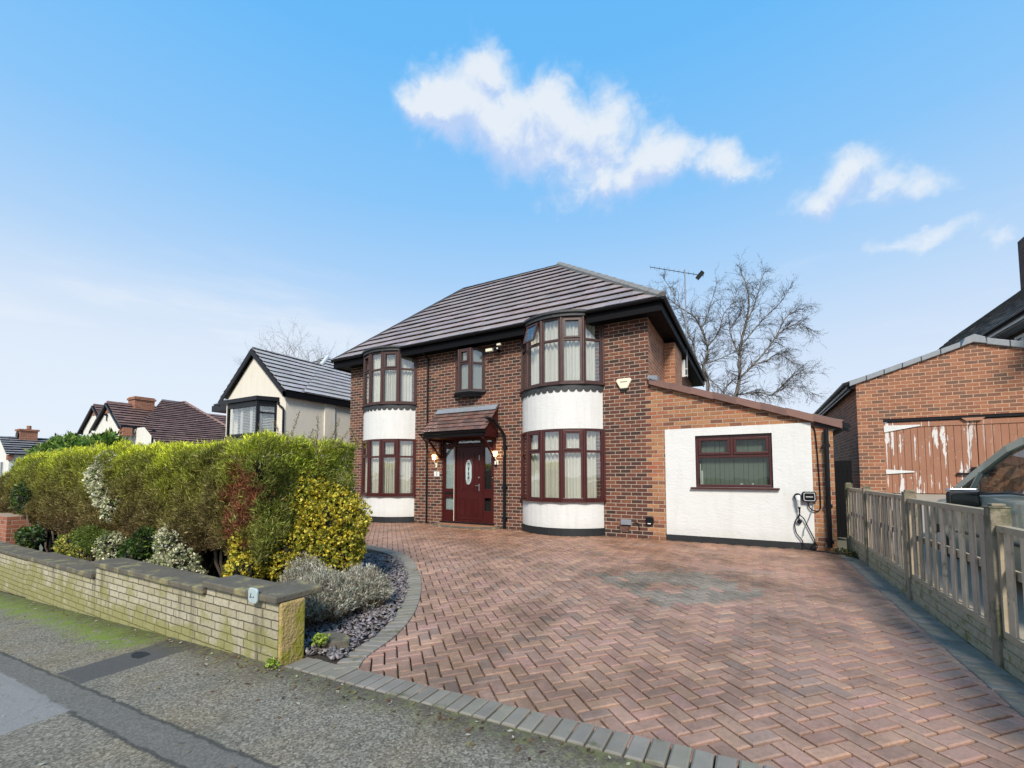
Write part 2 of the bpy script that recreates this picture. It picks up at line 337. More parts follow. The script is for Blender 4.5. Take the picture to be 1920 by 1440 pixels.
M_chrome=S('chrome',(.7,.7,.74),.12,.05,5,60,0,metal=1)
M_rub=S('rubber',(.015,.015,.016),.7,.1,5,60,0)
M_alu=S('galvanised',(.62,.62,.60),.5,.15,9,60,0)
# ---------------------------------------------------------------- ground model
def fx(x): return -1.355+.05*min(x,0)+.02*max(x,0)
def G(x,y):
    if y<2.2: return fx(x)-.015*(2.2-y)
    w=min(max((y-2.3)/4.5,0),1); w=w*w*(3-2*w)
    return fx(x)*(1-w)+(-1.372)*w
def struct(mb,name,m): 
    o=mb.build(name,m); o['kind']='structure'; return o
def grid(xs,ys,fn,test=None):
    mb=MB(); idx={}
    def vid(i,j):
        if (i,j) not in idx: idx[(i,j)]=len(mb.v); mb.v.append((xs[i],ys[j],fn(xs[i],ys[j])))
        return idx[(i,j)]
    for i in range(len(xs)-1):
        for j in range(len(ys)-1):
            if test and not test((xs[i]+xs[i+1])/2,(ys[j]+ys[j+1])/2): continue
            mb.f.append((vid(i,j),vid(i+1,j),vid(i+1,j+1),vid(i,j+1)));mb.m.append(0);mb.c.append((1,1,1))
    return mb
fr=lambda a,b,s:[a+s*i for i in range(int(round((b-a)/s))+1)]
def gz(x): return -1.50+.05*min(max(x,-70),0)
struct(grid([-400,-70]+fr(-60,0,10)+[20,400],[-300,-60,-8,12,60,400],lambda x,y:gz(x)-(.1 if -10<y<12 else 0)),'ground',M_ground)
struct(grid(fr(-60,14,1),[-1.6,0,.7,1.4,2.2],lambda x,y:G(x,y)),'pavement',M_asph)
M_road=S('road_asphalt',(.07,.07,.07),.85,.3,2,120,.5)
struct(grid([-60,-30,0,14],[-8,-1.9],lambda x,y:fx(x)-.16),'road',M_road)
kb=MB()
for i in range(-60,14): kb.obox((i,-1.9,fx(i)-.2),(.995,0,.05 if i<0 else .02),(0,.29,0),(0,0,.15))
struct(kb,'kerb',M_edge)
# bed outline (outer edge of the curved edging)
BO=[(-2.70,2.42),(-2.82,2.62),(-2.94,3.05),(-3.22,3.62),(-3.76,4.36),(-4.42,5.06),(-5.4,5.83),(-6.8,6.2),(-9.5,6.35),(-12.5,6.4)]
def spline(P,n=12):
    out=[]
    for i in range(len(P)-1):
        p0=P[max(i-1,0)];p1=P[i];p2=P[i+1];p3=P[min(i+2,len(P)-1)]
        for k in range(n):
            t=k/n; out.append(tuple(.5*((2*p1[d])+(-p0[d]+p2[d])*t+(2*p0[d]-5*p1[d]+4*p2[d]-p3[d])*t*t+(-p0[d]+3*p1[d]-3*p2[d]+p3[d])*t**3) for d in range(len(p1))))
    out.append(tuple(P[-1])); return out
BS=spline(BO,10); BSa=np.array(BS)
bedpoly=BS+[(-12.5,2.3),(-2.70,2.3)]
def inpoly(x,y,P):
    c=False;j=len(P)-1
    for i in range(len(P)):
        if (P[i][1]>y)!=(P[j][1]>y) and x<(P[j][0]-P[i][0])*(y-P[i][1])/(P[j][1]-P[i][1])+P[i][0]: c=not c
        j=i
    return c
def dbed(x,y): 
    return float(np.min(np.hypot(BSa[:,0]-x,BSa[:,1]-y)))
DR=1.27
struct(grid(fr(-12.5,1.6,.3),fr(2.21,9.8,.23),lambda x,y:G(x,y)-.032),'driveway_base',M_joint)
# herringbone blocks
db=MB(); W=.1; s45=math.sqrt(.5)
def toxy(p,q): return ((p-q)*s45*W-2.3,(p+q)*s45*W+2.0)
GREENX=[(-1.85,5.9),(-1.21,7.06),(-.49,5.75),(.01,6.27),(-.75,4.96),(-1.44,5.18)]
def addblock(p,q,dp,dq):
    cx,cy=toxy(p+dp/2,q+dq/2)
    if cx<-12.3 or cx>DR+.08 or cy<2.33 or cy>9.75: return
    ins=inpoly(cx,cy,bedpoly)
    if ins and dbed(cx,cy)>.09: return
    zc=G(cx,cy)+random.gauss(0,.0014); tx=random.gauss(0,.004); ty=random.gauss(0,.004)
    v=random.random(); 
    k=.83+.30*random.random()
    if v<.07: col=(k*.80,k*.88,k*.92)
    elif v<.3: col=(k*.90,k*.90,k*.90)
    elif v<.45: col=(k*1.08,k*1.08,k*1.0)
    else: col=(k,k*random.uniform(.94,1.04),k*random.uniform(.93,1.05))
    gx,gy=cx+.9,cy-5.9
    if abs(gx)/1.15+abs(gy)/1.0<1+random.gauss(0,.06) and random.random()<.95 and not(abs(gx+.05)<.22 and abs(gy+.25)<.22): g=random.uniform(.85,1.1); col=(.66*g,.90*g,.96*g)
    g=.006;b=.009;e=b
    def rect(gg,z):
        out=[]
        for a,bq in ((p*1.0,q*1.0),(p+dp,q),(p+dp,q+dq),(p,q+dq)):
            sa=1 if a==p else -1; sb=1 if bq==q else -1
            x,y=toxy(a+sa*gg/W,bq+sb*gg/W); out.append((x,y,zc+z+(x-cx)*tx+(y-cy)*ty+(G(x,y)-G(cx,cy))))
        return out
    db.col=col
    db.add(rect(g,-.045)+rect(g,-.006)+rect(g+e,0),[(0,1,5,4),(1,2,6,5),(2,3,7,6),(3,0,4,7),(4,5,9,8),(5,6,10,9),(6,7,11,10),(7,4,8,11),(8,9,10,11)])
for i in range(-90,190):
    for mm in range(-60,60):
        addblock(i+4*mm,i,2,1); addblock(i+2+4*mm,i-1,1,2)
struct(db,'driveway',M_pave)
# edging
eb=MB()
def edgeblock(c,a,n,L,Wd,h=.012,seed=None):
    # c centre, a dir across (length L), n dir along (width Wd)
    k=random.uniform(.88,1.12); eb.col=(k,k*random.uniform(.97,1.02),k*random.uniform(.9,1.0))
    ch=.009; gp=.0055
    def ring(ins,z):
        out=[]
        for sa,sn in ((-1,-1),(1,-1),(1,1),(-1,1)):
            x=c[0]+a[0]*sa*(L/2-gp-ins)+n[0]*sn*(Wd/2-gp-ins); y=c[1]+a[1]*sa*(L/2-gp-ins)+n[1]*sn*(Wd/2-gp-ins)
            out.append((x,y,G(max(x,-99),max(y,2.2))+z))
        return out
    r=ring(0,-.06)+ring(0,h-.006)+ring(ch,h)
    if (a[0]*n[1]-a[1]*n[0])<0: fl=True
    else: fl=False
    F=[(0,1,5,4),(1,2,6,5),(2,3,7,6),(3,0,4,7),(4,5,9,8),(5,6,10,9),(6,7,11,10),(7,4,8,11),(8,9,10,11)]
    eb.add(r,[f[::-1] for f in F] if fl else F)
x=-3.30
while x<1.6: edgeblock((x+.05,2.30+random.gauss(0,.002)),(0,1),(1,0),.21,.1,.012+random.gauss(0,.002)); x+=.1
y=2.45
while y<9.7: edgeblock((1.375+random.gauss(0,.002),y),(1,0),(.0,1),.215,.1,.012+random.gauss(0,.002)); y+=.1
# along curve
def walk(P,step):
    P=[Vector((p[0],p[1])) for p in P]; out=[];acc=0;nxt=step/2
    for i in range(len(P)-1):
        d=(P[i+1]-P[i]);L=d.length
        while nxt<=acc+L:
            t=(nxt-acc)/L; out.append((P[i]+d*t,d.normalized())); nxt+=step
        acc+=L
    return out
for p,d in walk(BS,.103):
    nrm=Vector((-d.y,d.x))   # pointing to the bed (left of travel)
    if not inpoly((p+nrm*.1).x,(p+nrm*.1).y,bedpoly): nrm=-nrm
    c=p+nrm*.105
    edgeblock((c.x,c.y),(nrm.x,nrm.y),(d.x,d.y),.21,.1,.016+random.gauss(0,.002))
struct(eb,'paving_edging',M_edge)
struct(grid(fr(-12.5,-2.7,.1),fr(2.4,6.5,.1),lambda x,y:G(x,y)+.0+.02*noise.noise(Vector((x*3,y*3,0))),lambda x,y:inpoly(x,y,bedpoly) and dbed(x,y)>.1),'garden_bed',M_soil)
# slate chips
n=5200; V=[];F=[];cc=[]
k=0
while k<n:
    x=random.uniform(-6.2,-2.9); y=random.uniform(2.42,5.6)
    if not inpoly(x,y,bedpoly) or dbed(x,y)<.19: continue
    if dbed(x,y)>1.2 and random.random()<.6: continue
    z=G(x,y)+.025+random.uniform(0,.02); L=random.uniform(.012,.034); w=L*random.uniform(.35,.7)
    a=random.uniform(0,2*PI); nx=Vector((random.gauss(0,.5),random.gauss(0,.5),1)).normalized(); u=Vector((math.cos(a),math.sin(a),0)); u=(u-nx*u.dot(nx)).normalized(); w2=nx.cross(u)
    p=Vector((x,y,z)); o=len(V); b=nx*-.006
    q=[p-u*L-w2*w*.6,p+u*L*.7-w2*w,p+u*L+w2*w*.5,p-u*L*.6+w2*w]; V+=q+[t+b for t in q]
    g=random.uniform(.45,1.5); c=(g,g*random.uniform(.92,1),g*random.uniform(.9,1.08))
    for f in [(0,1,2,3),(0,4,5,1),(1,5,6,2),(2,6,7,3),(3,7,4,0)]: F.append([o+t for t in f]); cc.append(c)
    k+=1
tag(rawmesh('slate_chippings',np.array([tuple(v) for v in V]),np.array(F),np.array(cc),M_chip),'loose purple grey slate chippings inside the curved bed','slate chippings',kind='stuff')
# neighbour drive on the right
def nd(x,y): 
    w=min(max((y-5)/9,0),1); return -1.31+.0*x+ w*.87
struct(grid([1.62,2.42,3,5,9,14],fr(2.2,23.2,.75),nd,lambda x,y:x>2.42 or y<9.4),'neighbour_drive',M_conc)
# scraps on the pavement : dead leaves
V=[];F=[];cc=[]
for k in range(420):
    if k<260: x=random.uniform(-9,.8); y=2.17-abs(random.gauss(0,.10))
    elif k<330: x=random.uniform(-4.3,-2.3); y=2.18-abs(random.gauss(0,.2))
    elif k<380: x=random.uniform(-8,0); y=random.uniform(.6,2.1)
    else: x=random.uniform(-2.6,1.2); y=random.uniform(2.5,8)
    z=G(x,y)+.012; L=random.uniform(.008,.022)*(1 if k<380 else .45); a=random.uniform(0,6.3)
    u=Vector((math.cos(a),math.sin(a),random.uniform(-.2,.2))); w=Vector((-math.sin(a),math.cos(a),random.uniform(-.3,.3)))*.45
    p=Vector((x,y,z)); o=len(V); V+=[p-u*L,p+w*L,p+u*L,p-w*L]; F.append([o,o+1,o+2,o+3])
    cc.append(random.choice([(.16,.07,.03),(.22,.12,.05),(.09,.05,.03),(.55,.5,.38),(.3,.22,.08)]))
tag(rawmesh('leaf_litter',np.array([tuple(v) for v in V]),np.array(F),np.array(cc),M_leaf),'dead brown leaves and scraps along the foot of the wall and kerb','leaf litter',kind='stuff')
# ---------------------------------------------------------------- roofs
def clip(poly,inside,inter):
    out=[]
    for i in range(len(poly)):
        a=poly[i];b=poly[(i+1)%len(poly)]; ia=inside(a);ib=inside(b)
        if ia: out.append(a)
        if ia!=ib: out.append(inter(a,b))
    return out
def clipconv(sub,conv):
    n=len(conv)
    for i in range(n):
        A=conv[i];B=conv[(i+1)%n]; ex,ey=B[0]-A[0],B[1]-A[1]
        sd=lambda p:ex*(p[1]-A[1])-ey*(p[0]-A[0])
        def inter(a,b):
            da,db_=sd(a),sd(b); t=da/(da-db_); return (a[0]+(b[0]-a[0])*t,a[1]+(b[1]-a[1])*t)
        sub=clip(sub,lambda p:sd(p)>=-1e-9,inter)
        if len(sub)<3: return []
    return sub
def tiled(poly3,u,gauge,width,th,mb,stag=.5,vary=.18,cols=None,lip=None):
    """tile the convex planar polygon poly3; u = eaves direction (unit), eaves along first edge"""
    P=[Vector(p) for p in poly3]; u=Vector(u).normalized(); nr=(P[1]-P[0]).cross(P[2]-P[0]).normalized()
    if nr.z<0: nr=-nr
    v=nr.cross(u).normalized()
    if v.z<0: v=-v
    O=P[0]; S2=[((p-O).dot(u),(p-O).dot(v)) for p in P]
    ar=sum(S2[i][0]*S2[(i+1)%len(S2)][1]-S2[(i+1)%len(S2)][0]*S2[i][1] for i in range(len(S2)))
    if ar<0: S2=S2[::-1]
    mb.col=(.12,.11,.11); uq=[O+u*a+v*b-nr*.004 for a,b in S2]
    mb.add(uq if (uq[1]-uq[0]).cross(uq[2]-uq[0]).dot(nr)>0 else uq[::-1],[tuple(range(len(uq)))])
    s0=min(s for s,t in S2);s1=max(s for s,t in S2);t0=min(t for s,t in S2);t1=max(t for s,t in S2)
    j=0;t=t0
    while t<t1-1e-6:
        s=s0-(width*stag if j%2 else 0)
        while s<s1:
            g=.004
            q=clipconv([(s+g,t),(s+width-g,t),(s+width-g,t+gauge+.02),(s+g,t+gauge+.02)],S2)
            if q:
                kk=random.uniform(1-vary,1+vary); cc=random.choice(cols) if cols else (1,1,1)
                mb.col=(kk*cc[0],kk*cc[1]*random.uniform(.97,1.03),kk*cc[2]*random.uniform(.97,1.03))
                dz=random.gauss(0,th*.05)
                top=[];bot=[]
                for a,b in q:
                    h=th*(1-(b-t)/gauge)+.006+dz; top.append(O+u*a+v*b+nr*h); bot.append(O+u*a+v*b+nr*(h-(lip or th*1.05)))
                n=len(top)
                nn=(top[1]-top[0]).cross(top[2]-top[0])
                if nn.dot(nr)<0: top=top[::-1];bot=bot[::-1]
                mb.add(bot+top,[tuple(range(n,2*n))]+[(i,(i+1)%n,n+(i+1)%n,n+i) for i in range(n)])
            s+=width
        t+=gauge;j+=1
    return mb
def ridgecaps(mb,a,b,r=.11,L=.42,n=8):
    a=Vector(a);b=Vector(b);d=(b-a);k=max(1,int(d.length/L));d/=k
    for i in range(k):
        kk=random.uniform(.8,1.2); mb.col=(kk,kk,kk)
        mb.tube([a+d*i,a+d*(i+1.04)],[r*1.06,r*.97],n)
# ---------------------------------------------------------------- walls with holes
def wallface(mb,x0,x1,z0,z1,y,holes,rev,top=None):
    """front face (normal -Y) at y from x0..x1, with rectangular holes and reveals of depth rev. top(x)->z clips upper edge"""
    xs=sorted({x0,x1,*[h[0] for h in holes],*[h[1] for h in holes]}); zs=sorted({z0,z1,*[h[2] for h in holes],*[h[3] for h in holes]})
    for i in range(len(xs)-1):
        for j in range(len(zs)-1):
            a,b,c,d=xs[i],xs[i+1],zs[j],zs[j+1]; cx,cz=(a+b)/2,(c+d)/2
            if any(h[0]<cx<h[1] and h[2]<cz<h[3] for h in holes): continue
            ta=d if not(top and j==len(zs)-2) else top(a); tb=d if not(top and j==len(zs)-2) else top(b)
            mb.add([(a,y,c),(b,y,c),(b,y,tb),(a,y,ta)],[(0,1,2,3)])
    for a,b,c,d in holes:
        mb.add([(a,y,c),(a,y+rev,c),(a,y+rev,d),(a,y,d)],[(0,1,2,3)]); mb.add([(b,y,c),(b,y,d),(b,y+rev,d),(b,y+rev,c)],[(0,1,2,3)])
        mb.add([(a,y,c),(b,y,c),(b,y+rev,c),(a,y+rev,c)],[(0,1,2,3)]); mb.add([(a,y,d),(a,y+rev,d),(b,y+rev,d),(b,y,d)],[(0,1,2,3)])
F0=9.8; XL,XR=-11.6,-1.98; XE=1.30; GZ=-1.40
house=thing('brick_house',(-6.8,9.8,GZ),'two storey dark brick house with round white bays, hipped tiled roof and side extension','house')
DOOR=(-7.76,-6.02,-1.27,1.08); EW=(-1.05,.335,-.235,.835)
w=MB()
wallface(w,XL,XR,GZ,3.6,F0,[DOOR],.16)
w.add([(XL,F0,GZ),(XL,F0,3.6),(XL,18,3.6),(XL,18,GZ)],[(0,1,2,3)]); w.add([(XL,18,GZ),(XL,18,3.6),(XR,18,3.6),(XR,18,GZ)],[(0,1,2,3)])
w.build('wall',M_brick,house)
w=MB(); w.add([(XR,F0,GZ),(XR,18,GZ),(XR,18,3.6),(XR,F0,3.6)],[(0,1,2,3)]); w.build('side_wall',M_bricks,house)
w=MB(); w.box(XR+.001,-1.70,11.75,13.0,GZ,3.48); w.build('chimney_breast',M_bricks,house)
et=lambda x:2.06+(x-XR)*(.93-2.06)/(XE-XR)
w=MB(); wallface(w,XR,XE,GZ,.85+.0,F0,[EW],.24); w.add([(XR,F0,.85),(XE,F0,.85),(XE,F0,et(XE)),(XR,F0,et(XR))],[(0,1,2,3)])
w.add([(XE,F0,GZ),(XE,16,GZ),(XE,16,et(XE)),(XE,F0,et(XE))],[(0,1,2,3)])
w.build('extension_wall',M_brick,house)
# rendered panel on the extension (with window hole) and plinth
pn=MB(); yP=F0-.022
pts=[(-1.655,.96,-1.25,1.0)]
wallface(pn,-1.655,.965,-1.25,1.0,yP,[EW],.06)
for a,b,c,d in [(-1.655,-1.655,-1.25,1.0),(.965,.965,-1.25,1.0)]: pn.add([(a,yP,c),(a,yP+.022,c),(a,yP+.022,d),(a,yP,d)],[(0,1,2,3) if a>0 else (0,3,2,1)])
pn.add([(-1.655,yP,1.0),(.965,yP,1.0),(.965,yP+.022,1.0),(-1.655,yP+.022,1.0)],[(0,1,2,3)]); pn.add([(-1.655,yP,-1.25),(-1.655,yP+.022,-1.25),(.965,yP+.022,-1.25),(.965,yP,-1.25)],[(0,1,2,3)])
pn.build('render_panel',M_rend,house)
MB().box(-1.66,.97,F0-.03,F0,-1.42,-1.252).build('plinth',M_plinth,house)
# ext window
def framerect(mb,x0,x1,z0,z1,y,t,d):
    mb.box(x0,x1,y,y+d,z1-t,z1); mb.box(x0,x1,y,y+d,z0,z0+t); mb.box(x0,x0+t,y+.001,y+d-.001,z0+t,z1-t); mb.box(x1-t,x1,y+.001,y+d-.001,z0+t,z1-t)
fm=MB(); a,b,c,d=EW; yf=F0+.03
framerect(fm,a+.001,b-.001,c+.001,d-.001,yf,.055,.07); zt=.40
fm.box(a+.056,b-.056,yf+.002,yf+.068,zt-.03,zt+.03); xm=(a+b)/2-.01; fm.box(xm-.03,xm+.03,yf-.001,yf+.066,zt+.03,d-.056)
framerect(fm,a+.058,xm-.032,zt+.032,d-.058,yf-.02,.05,.05); framerect(fm,xm+.032,b-.058,zt+.032,d-.058,yf-.02,.05,.05)
win=fm.build('window',M_rose,house,bevel=.006)
MB().box(a+.05,b-.05,yf+.03,yf+.036,c+.05,d-.05).build('pane',M_glass2,win)
MB().box(a-.10,b+.10,yP-.07,yf,c-.035,c-.001).build('sill',M_rose,win,bevel=.006)
vb=MB()
xx=a+.10
while xx<b-.06:
    tilt=random.gauss(0,.004); k=1
    if not (.02<xx<.09): vb.add([(xx,F0+.17,c+.03),(xx+.083,F0+.155,c+.03),(xx+.083+tilt,F0+.155,d-.1),(xx+tilt,F0+.17,d-.1)],[(0,1,2,3)])
    xx+=.087
vb.build('blind',M_blind,win)
MB().box(a-.2,b+.2,F0+.235,F0+.3,c-.2,d+.2).build('dark_room',M_dark,win)
it=MB(); 
for xx,hh,rr in ((a+.08,.45,.012),(a+.11,.3,.018),(b-.35,.05,.02),(b-.55,.04,.03)): it.tube([(xx,F0+.12,c+.04),(xx,F0+.12,c+.04+hh)],rr,8)
it.build('ornament',M_wht,win)
# extension roof and verge
vz=MB(); p0=Vector((XR+.02,9.70,2.13));p1=Vector((1.42,9.70,.985)); d=(p1-p0)/8
for i in range(8):
    k=random.uniform(.8,1.25); vz.col=(k,k,k)
    A=p0+d*i;B=p0+d*(i+1.03); up=Vector((0,0,.012))
    vz.ext([A+up*(1),B-up*.2,B-up*.2+Vector((0,0,-.125)),A+up+Vector((0,0,-.125))],(0,.05,0))
    vz.ext([A+up+Vector((0,.0,.0)),B-up*.2,B-up*.2+Vector((0,0,.02)),A+up+Vector((0,0,.02))],(0,.22,0))
vz.build('verge',M_verge,house,bevel=.006)
er=MB(); tiled([(1.45,9.75,.985),(1.45,16,.985),(XR,16,2.13),(XR,9.75,2.13)],(0,1,0),.34,.33,.02,er,0); er.build('extension_roof',M_tileb,house)
MB().ext([(XR,9.78,2.02),(1.40,9.78,.88),(1.40,9.78,.94),(XR,9.78,2.08)],(0,.03,0)).build('barge_board',M_black,house)
sf=MB(); sf.ext([(1.02,9.76,.93),(1.55,9.76,.80),(1.47,9.76,.98),(1.02,9.76,1.02)],(0,.08,0)); sf.tube([(1.50,9.74,.9),(1.50,16,.9)],.055,10); sf.build('extension_gutter',M_black,house)
MB().ext([(XR-.0,9.70,2.12),(XR+.20,9.70,2.06),(XR+.20,9.70,2.19),(XR,9.70,2.22)],(0,.2,0)).build('lead_flashing',M_lead,house)
dp=MB(); dp.tube([(1.19,9.73,.86),(1.18,9.73,-1.3)],.04,10)
for z in (.55,-.55,-1.2): dp.box(1.13,1.24,9.70,9.80,z-.03,z+.03)
dp.build('downpipe',M_black,house,smooth=False)
# main roof
EV=9.42; ZE=3.79; xa,xb=-12.02,-1.60; RZ=6.98; ra=Vector((-9.32,13,RZ+.03)); rb=Vector((-5.45,13,RZ)); YB=18.6
A=Vector((xa,EV,ZE));B=Vector((xb,EV,ZE));Cc=Vector((xb,YB,ZE));D=Vector((xa,YB,ZE))
rf=MB(); tiled([A,B,rb,ra],(1,0,0),.385,.34,.054,rf,.5,.10,[(1,1,1),(1,.95,.95),(1.06,1.02,1.04),(.92,.93,.97)],.018)
rm=rf.build('roof',M_tile,house)
rf=MB(); tiled([B,Cc,rb+Vector((0,2,0)),rb],(0,1,0),.385,.34,.054,rf,.5,.10,None,.018); tiled([D,A,ra,ra+Vector((0,2,0))],(0,1,0),.385,.34,.054,rf,.5,.10,None,.018)
tiled([Cc,D,ra+Vector((0,2,0)),rb+Vector((0,2,0))],(1,0,0),.385,.34,.054,rf,.5,.10,None,.018)
rf.build('rear_roof_slope',M_tile,house)
rc=MB(); ridgecaps(rc,B+Vector((0,0,.03)),rb+Vector((0,0,.03)),.10,.43); rc.build('hip_tiles',M_hip,rm)
rc=MB(); ridgecaps(rc,A+Vector((.02,0,.01)),ra+Vector((0,0,.0)),.06,.43); ridgecaps(rc,ra,rb,.06,.45); rc.build('ridge_tiles',M_plinth,rm)
sf=MB(); sf.box(xa+.02,xb-.02,F0+.002,YB-.05,3.56,3.60); sf.box(xb-.045,xb-.015,EV+.046,YB,3.53,3.79); sf.box(xa+.015,xa+.045,EV+.046,YB,3.53,3.79)
SEG=[(xa+.01,-8.76-1.88),(-8.76-.27,-3.02-1.88),(-3.02-.27,xb-.01)]
for u0,u1 in SEG: sf.box(u0,u1,EV+.015,EV+.045,3.53,3.79); sf.box(u0,u1,EV+.046,F0,3.56,3.60)
sf.build('soffit',M_soffit,house)
gt=MB()
def gutter(mb,p,q,r=.058):
    p=Vector(p);q=Vector(q);d=(q-p).normalized();sd=d.cross(Vector((0,0,1)))
    o=len(mb.v)
    for P_ in (p,q):
        for k in range(9):
            t=PI*k/8; mb.v.append(tuple(P_+sd*math.cos(t)*r-Vector((0,0,1))*math.sin(t)*r))
    for k in range(8): mb.f.append((o+k,o+k+1,o+9+k+1,o+9+k)); mb.m.append(0); mb.c.append((1,1,1))
    mb.f.append(tuple(o+k for k in range(9)));mb.m.append(0);mb.c.append((1,1,1)); mb.f.append(tuple(o+9+k for k in range(9)));mb.m.append(0);mb.c.append((1,1,1))
for u0,u1 in SEG: gutter(gt,(u0,EV-.045,3.78),(u1+.01,EV-.045,3.78))
gutter(gt,(xb+.045,EV-.1,3.78),(xb+.045,YB,3.78))
gt.build('gutter',M_black,house)
# left thin downpipe and porch downpipe
dp=MB(); dp.tube([(-8.27,9.755,3.5),(-8.27,9.755,-1.35)],.024,8); dp.build('downpipe',M_black,house)
MB().tube([(-8.27,9.40,3.70),(-8.27,9.6,3.52),(-8.27,9.755,3.45)],.028,8).build('swan_neck',M_black,house)
# ---------------------------------------------------------------- bays
def corners(xr,c,n,tot,Fy=F0):
    st=tot/n; an=[math.radians(-tot/2+st*(i+.5)) for i in range(n)]; wd=c/sum(math.cos(a) for a in an)
    x=xr-c;y=Fy;P=[(x,y)]
    for a in an: x+=wd*math.cos(a); y+=wd*math.sin(a); P.append((x,y))
    return [Vector((p[0],p[1],0)) for p in P]
def offs(P,o):   # offset polyline outward (towards -Y side)
    out=[]
    for i,p in enumerate(P):
        n=Vector((0,0,0))
        if i>0: d=(P[i]-P[i-1]).normalized(); n+=Vector((d.y,-d.x,0))
        if i<len(P)-1: d=(P[i+1]-P[i]).normalized(); n+=Vector((d.y,-d.x,0))
        n.normalize(); out.append(p+n*o)
    return out
def arcprism(mb,P,z0,z1,back=F0+.03):
    poly=[(p.x,p.y) for p in P]+[(P[-1].x,back),(P[0].x,back)]
    mb.prism(poly,z0,z1)
def facetwin(fm,pm,p0,p1,z0,z1,zt,cas,openl=False):
    u=(p1-p0);L=u.length;u.normalize();n=Vector((u.y,-u.x,0));Z=Vector((0,0,1))
    def bx(a,b,c,d,o,dd,mb=fm): mb.obox(p0+u*a+Z*c-n*(dd-o),u*(b-a),n*dd,Z*(d-c))
    f=.05
    bx(.02,L-.02,z0,z0+f,.01,.06);bx(.02,L-.02,z1-f,z1,.01,.06);bx(.02,.02+f,z0+f,z1-f,.009,.058);bx(L-.02-f,L-.02,z0+f,z1-f,.009,.058);bx(.02+f,L-.02-f,zt-.028,zt+.028,.008,.056)
    if cas:
        c=.045; a,b=.03+f,L-.03-f
        if not openl:
            for q in ((a-.02,b+.02,zt+.03,zt+.03+c),(a-.02,b+.02,z1-f-c,z1-f+.01),(a-.02,a-.02+c,zt+.03+c,z1-f-c),(b+.02-c,b+.02,zt+.03+c,z1-f-c)): bx(*q,.03,.05)
        else:
            tl=math.radians(16); hz=z1-f+.005
            cz=lambda z:(p0+n*(.035+math.sin(tl)*(hz-z))+Z*(hz-(hz-z)*math.cos(tl)))
            zz0,zz1=zt+.02,hz
            for s0,s1,q0,q1 in ((a-.025,b+.025,zz0,zz0+c),(a-.025,b+.025,zz1-c,zz1),(a-.025,a-.025+c,zz0+c,zz1-c),(b+.025-c,b+.025,zz0+c,zz1-c)):
                P0=cz(q0)+u*s0;P1=cz(q1)+u*s0
                fm.obox(P0,u*(s1-s0),P1-P0,n*.04)
            P0=cz(zz0+c)+u*a;P1=cz(zz1-c)+u*a
            pm.obox(P0+n*.015,u*(b-a),P1-P0,n*.005)
    for (c_,d_) in ((z0+f*.8,zt-.02),(zt+.02,z1-f*.8)):
        if openl and c_>zt-.01: continue
        bx(.02+f*.7,L-.02-f*.7,c_,d_,-.02,.006,pm)
def curtain(P,z0,z1,amp=.022,lam=.10,gaps=()):
    mb=MB(); Q=offs(P,-.13); tot=0;pts=[]; xoff=P[0].x*1.7+z0*2.3
    for i in range(len(Q)-1):
        d=Q[i+1]-Q[i];L=d.length;k=int(L/.012)
        nn=Vector((d.y,-d.x,0)).normalized()
        for j in range(k):
            s=tot+L*j/k; ph=s/lam*2*PI+2.6*math.sin(s*3.7+xoff)+1.7*math.sin(s*9.1+2*xoff); am=amp*(.5+1.1*abs(math.sin(s*2.9+xoff*3))); pts.append(Q[i]+d*(j/k)+nn*am*(math.sin(ph)+.5*math.sin(2.3*ph+1)))
        tot+=L
    o=0
    for i in range(len(pts)-1):
        a,b=pts[i],pts[i+1]
        mb.add([(a.x,a.y,z0),(b.x,b.y,z0),(b.x*1+.0,b.y,z1),(a.x,a.y,z1)],[(0,1,2,3)])
    return mb
